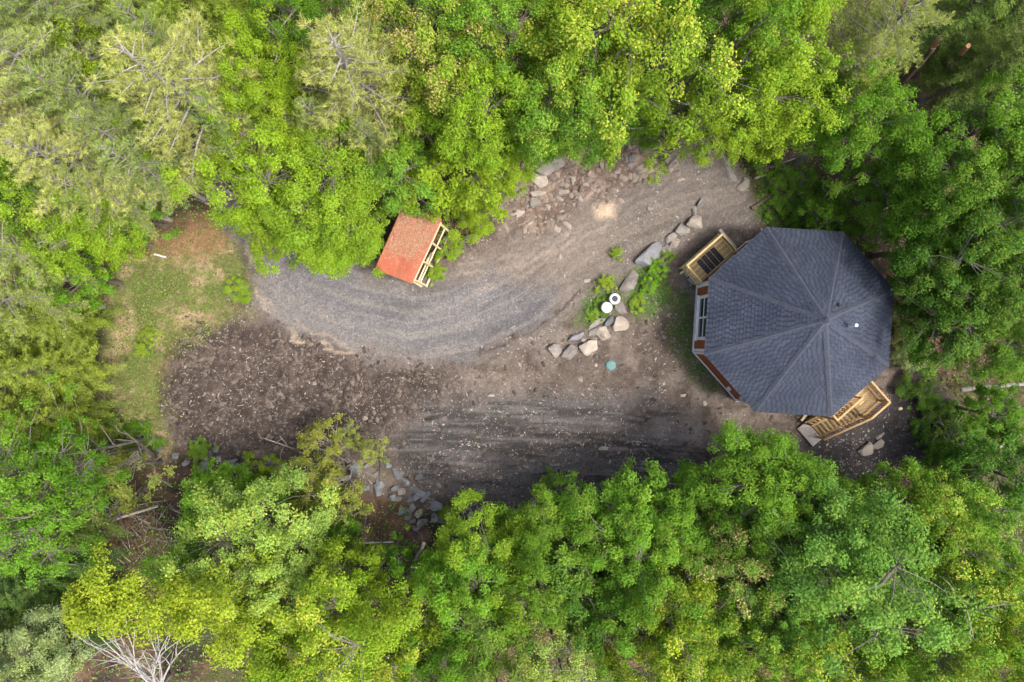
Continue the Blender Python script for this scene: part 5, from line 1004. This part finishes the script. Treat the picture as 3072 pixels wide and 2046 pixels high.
for i in range(NT + 1): eb('riser', E(.02 + ds * i + .012, 5.50, ZF - dr * (i + .5) - .02), E(.02 + ds * i + .012, 6.52, ZF - dr * (i + .5) - .02), .018, dr - .06, M_tread)
for n_ in (5.48, 6.54): eb('stringer', E(.0, n_, ZF - .18), E(2.0, n_, ZF - .18 - 1.79), .04, .26, M_lum2)
ZT = ZF + 1.0
def rail(nm, a, b, bal, low=True):
    eb(nm, a, b, .10, .04, M_lum2)
    if low: eb('lower_rail', a - Vector((0, 0, .85)), b - Vector((0, 0, .85)), .05, .06, M_lum2)
    for i in range(bal): f = (i + .5) / bal; q = a.lerp(b, f); eb('baluster', q - Vector((0, 0, .86)), q - Vector((0, 0, .02)), .034, .034, M_lum2, (1, 0, 0))
rail('top_rail', E(-1.2, 4.6, ZT), E(-1.2, 6.5, ZT), 14); rail('top_rail', E(-1.2, 6.53, ZT), E(.02, 6.53, ZT), 9); rail('stair_rail', E(.05, 6.53, ZT), E(2.12, 6.50, ZT - 1.86), 14)
rail('top_rail', E(-.3, 5.43, ZT), E(1.42, 5.43, ZT), 14); rail('top_rail', E(1.42, 4.9, ZT), E(1.42, 5.43, ZT - .001), 4); rail('stair_rail', E(1.46, 5.50, ZT - 1.25), E(2.12, 5.50, ZT - 1.86), 4)
for s, n_, z0, z1 in ((-1.2, 6.53, -1.3, ZT), (.02, 6.53, -1.3, ZT), (2.1, 6.51, -1.2, ZT - 1.84), (-.28, 5.43, .8, ZT), (1.42, 5.43, -1.3, ZT), (2.1, 5.51, -1.2, ZT - 1.84), (-1.2, 4.6, -1.3, ZT)): eb('post', E(s, n_, z0), E(s, n_, z1), .09, .09, M_lum2, (1, 0, 0))
eb('hand_rail', E(.0, 5.62, ZT - .1), E(-.25, 5.62, ZT - .1), .06, .04, M_lum)
pa, pb = E(1.95, 6.1, -.86), E(2.62, 6.1, -.86); mb = MB(pa); mb.beam(pa, pb, 1.3, .14, (0, 0, 1)); o = mb.build('concrete_pad', M_conc, None); o.location = pa; tag(o, 'pale concrete pad at the foot of the wooden stairs', 'pad')
for i, (s, n_, z) in enumerate(((1.75, 5.15, -.55), (1.95, 5.2, -.6), (1.6, 5.05, -.4))):
    p = E(s, n_, 0); p.z = gz(p.x, p.y) + .08; mb = MB(p); mb.tube([p - dE * .2, p + dE * .2 + nE * .05], (.085, .08), 9); o = mb.build('firewood_log', M_pale, None); o.location = p; tag(o, ('firewood log nearest the lower stair rail', 'firewood log beside the stair foot', 'firewood log tucked under the porch corner')[i], 'firewood', 'firewood beside the stairs')

# ------------------------------------------------------------------ red roofed shed
q = [S(1208.5, 616, 2.5), S(1324.5, 657, 2.6), S(1236, 849, 2.75), S(1125, 807, 2.65)]; sg = gz(q[0].lerp(q[2], .5).x, q[0].lerp(q[2], .5).y)
so = Vector((q[0].lerp(q[2], .5).x, q[0].lerp(q[2], .5).y, sg)); shed = empty('woodshed', so, 'open sided woodshed with red ribbed metal roof under leaf litter', 'shed')
M_red = pmat('red_metal_roof', (.36, .105, .055), (.44, .15, .085), 3, .6, .3, .1, (1, .3, 1)); M_redd = pmat('red_board', (.10, .03, .022), (.16, .045, .03), 5, .8, .2, .2)
NP = 4; sroof = empty('shed_roof', (0, 0, 0)); sroof.parent = shed
def rq(u, v): return q[0].lerp(q[1], u).lerp(q[3].lerp(q[2], u), v)      # u across, v along the ribs
un = (q[1] - q[0]).normalized(); vn = (q[3] - q[0]).normalized(); zn = un.cross(vn); zn = zn if zn.z > 0 else -zn
for pnl in range(NP):
    V, F = [], []; ns = 6 * 6; prof = []
    for i in range(6):
        b = i / 6
        for du, h in ((0, .0), (.045, .0), (.06, .045), (.10, .045), (.115, .0), (.166, .0)): prof.append((b + du, h))
    for u, h in prof:
        uu = (pnl + u * .998) / NP
        for v in (0, 1): V.append(rq(uu, v) + zn * (h + .002 * (pnl % 2)))
    F = [(2 * i, 2 * i + 2, 2 * i + 3, 2 * i + 1) for i in range(len(prof) - 1)]; mb = MB(so); mb.add(V, F); mb.build('roof_panel', M_red, sroof)
for a, b in ((q[0], q[1]), (q[1], q[2]), (q[2], q[3]), (q[3], q[0])): mb = MB(so); mb.beam(a - zn * .06, b - zn * .06, .03, .10); mb.build('fascia', M_red, sroof)
mb = MB(so); mb.add([rq(0.01, .01) - zn * .02, rq(.99, .01) - zn * .02, rq(.99, .99) - zn * .02, rq(.01, .99) - zn * .02], [(0, 1, 2, 3)]); mb.build('roof_sheathing', M_pale, sroof)
def fl(p, z, off=0.0): return Vector((p.x, p.y, z)) + Vector((un.x, un.y, 0)).normalized() * off
sb_ = lambda nm, a, b, w, t, m=M_pale, up=(0, 0, 1): (lambda mb: (mb.beam(a, b, w, t, up), mb.build(nm, m, shed))[1])(MB(so))
R0, R1 = rq(1, .04), rq(1, .96); zg = min(gz(R0.x, R0.y), gz(R1.x, R1.y))
sb_('fascia_board', R0 + un * .03 - zn * .16, R1 + un * .03 - zn * .16, .035, .24); sb_('top_plate', fl(R0, 2.22, -.06), fl(R1, 2.30, -.06), .09, .14)
sb_('middle_rail', fl(R0, 1.1, .12), fl(R1, 1.1, .12), .05, .11); sb_('bottom_plate', fl(R0, zg + .12, .34), fl(R1, zg + .12, .34), .10, .12); sb_('inner_sill', fl(rq(1, .45), zg + .4, -.12), fl(R1, zg + .4, -.12), .07, .12)
for f in (.02, .34, .66, .98): a = R0.lerp(R1, f); sb_('stud', fl(a, zg, .34), fl(a, 2.3, -.05), .09, .07, M_pale, (1, 0, 0))
sb_('brace', fl(R0.lerp(R1, .36), zg + .15, -.03), fl(R0.lerp(R1, .60), 1.3, -.03), .04, .10)
L0, L1 = rq(0, .04), rq(0, .96)
for f in (.02, .5, .98): a = L0.lerp(L1, f); sb_('post', fl(a, gz(a.x, a.y) - .1, .08), fl(a, 2.45, .08), .10, .10, M_pale, (1, 0, 0))
for i in range(8): z = zg + .25 + i * .25; sb_('wall_board', fl(L0, z, .15), fl(L1, z, .15), .025, .235, M_redd)
for i in range(8): z = zg + .25 + i * .25; sb_('back_board', fl(rq(.06, .05), z), fl(rq(.94, .05), z), .025, .235, M_redd)
sb_('front_beam', fl(rq(.03, .97), 2.28), fl(rq(.97, .97), 2.28), .09, .14)
a, b = gp(1241, 845), gp(1266, 860); mb = MB(a); mb.beam(a + Vector((0, 0, .22)), b + Vector((0, 0, .2)), .10, .10); o = mb.build('lumber_beam', M_pale, None); o.location = a; tag(o, 'short pale beam at the front corner of the shed', 'lumber')
# leaves lying on the shed roof
r = np.random.default_rng(9); n = 15000; u = r.random(n); v = r.random(n); keep = r.random(n) < np.clip(1.75 - 1.95 * v + .35 * (vnoise(u * 6, v * 5, 5) - .5) * 2, .02, .92) * sstep(0, .08, u) * sstep(1, .93, u) * sstep(0, .04, v); u, v = u[keep], v[keep]; n = len(u)
pos = np.array([rq(a, b) + zn * (.02 + .03 * c) for a, b, c in zip(u, v, r.random(n))]); s = .075 * r.uniform(.5, 1.3, n)
me = leaf_mesh('roof_leaf_litter', pos, np.array(zn) + r.normal(size=(n, 3)) * .4, r.normal(size=(n, 3)), s, s * r.uniform(.4, .9, n), np.zeros((n, 3))); cl = np.array([(.36, .20, .14), (.44, .29, .21), (.28, .14, .10), (.42, .17, .11), (.28, .25, .12)])
me.color_attributes['tint'].data.foreach_set('color', np.repeat(np.concatenate([cl[r.integers(0, 5, n)], np.ones((n, 1))], 1), 4, 0).astype(np.float32).ravel()); tag(obj('roof_leaf_litter', me, M_gleaf), 'brown fallen leaves lying on the red shed roof', 'leaf litter', kind='stuff')

# ------------------------------------------------------------------ barrels and septic lid
def lathe(name, prof, m, parent, n=32):
    vs, fs = [], []
    for rr, z in prof: vs += [(rr * math.cos(2 * math.pi * k / n), rr * math.sin(2 * math.pi * k / n), z) for k in range(n)]
    for i in range(len(prof) - 1): fs += [(i * n + k, i * n + (k + 1) % n, (i + 1) * n + (k + 1) % n, (i + 1) * n + k) for k in range(n)]
    fs.append(tuple((len(prof) - 1) * n + k for k in range(n))); mb = MB(); mb.add(vs, fs); o = mb.build(name, m, parent); 
    for p in o.data.polygons: p.use_smooth = len(p.vertices) == 4
    return o
for (sx, sy, lab, cap) in ((1845, 896, 'white barrel with dark round cap beside the boulder', True), (1821, 922, 'plain white barrel nearest the drive', False)):
    w = S(sx, sy, .55); g = gz(w.x, w.y); w = S(sx, sy, g + .55); e = empty('barrel', (w.x, w.y, g - .03), lab, 'barrel', 'white barrels by the drive')
    lathe('barrel_body', [(.27, 0), (.295, .05), (.30, .25), (.30, .48), (.29, .53), (.24, .545)], M_plast, e)
    if cap: lathe('cap', [(.165, .54), (.16, .565), (.13, .572)], M_dgrey, e)
    else: lathe('lid_ring', [(.20, .54), (.195, .556), (.15, .558)], M_plast, e); lathe('bung', [(.05, .55), (.045, .572)], M_plast, e)
w = gp(1832, 1096); e = empty('septic_lid', w, 'round teal septic lid set in the brown soil', 'lid'); lathe('lid', [(.285, -.04), (.285, .05), (.25, .075), (.12, .09)], M_teal, e)
for k in range(6): o = lathe('bolt', [(.02, .05), (.018, .085)], M_dgrey, e, 8); o.location = (.255 * math.cos(k * 1.047), .255 * math.sin(k * 1.047), 0)
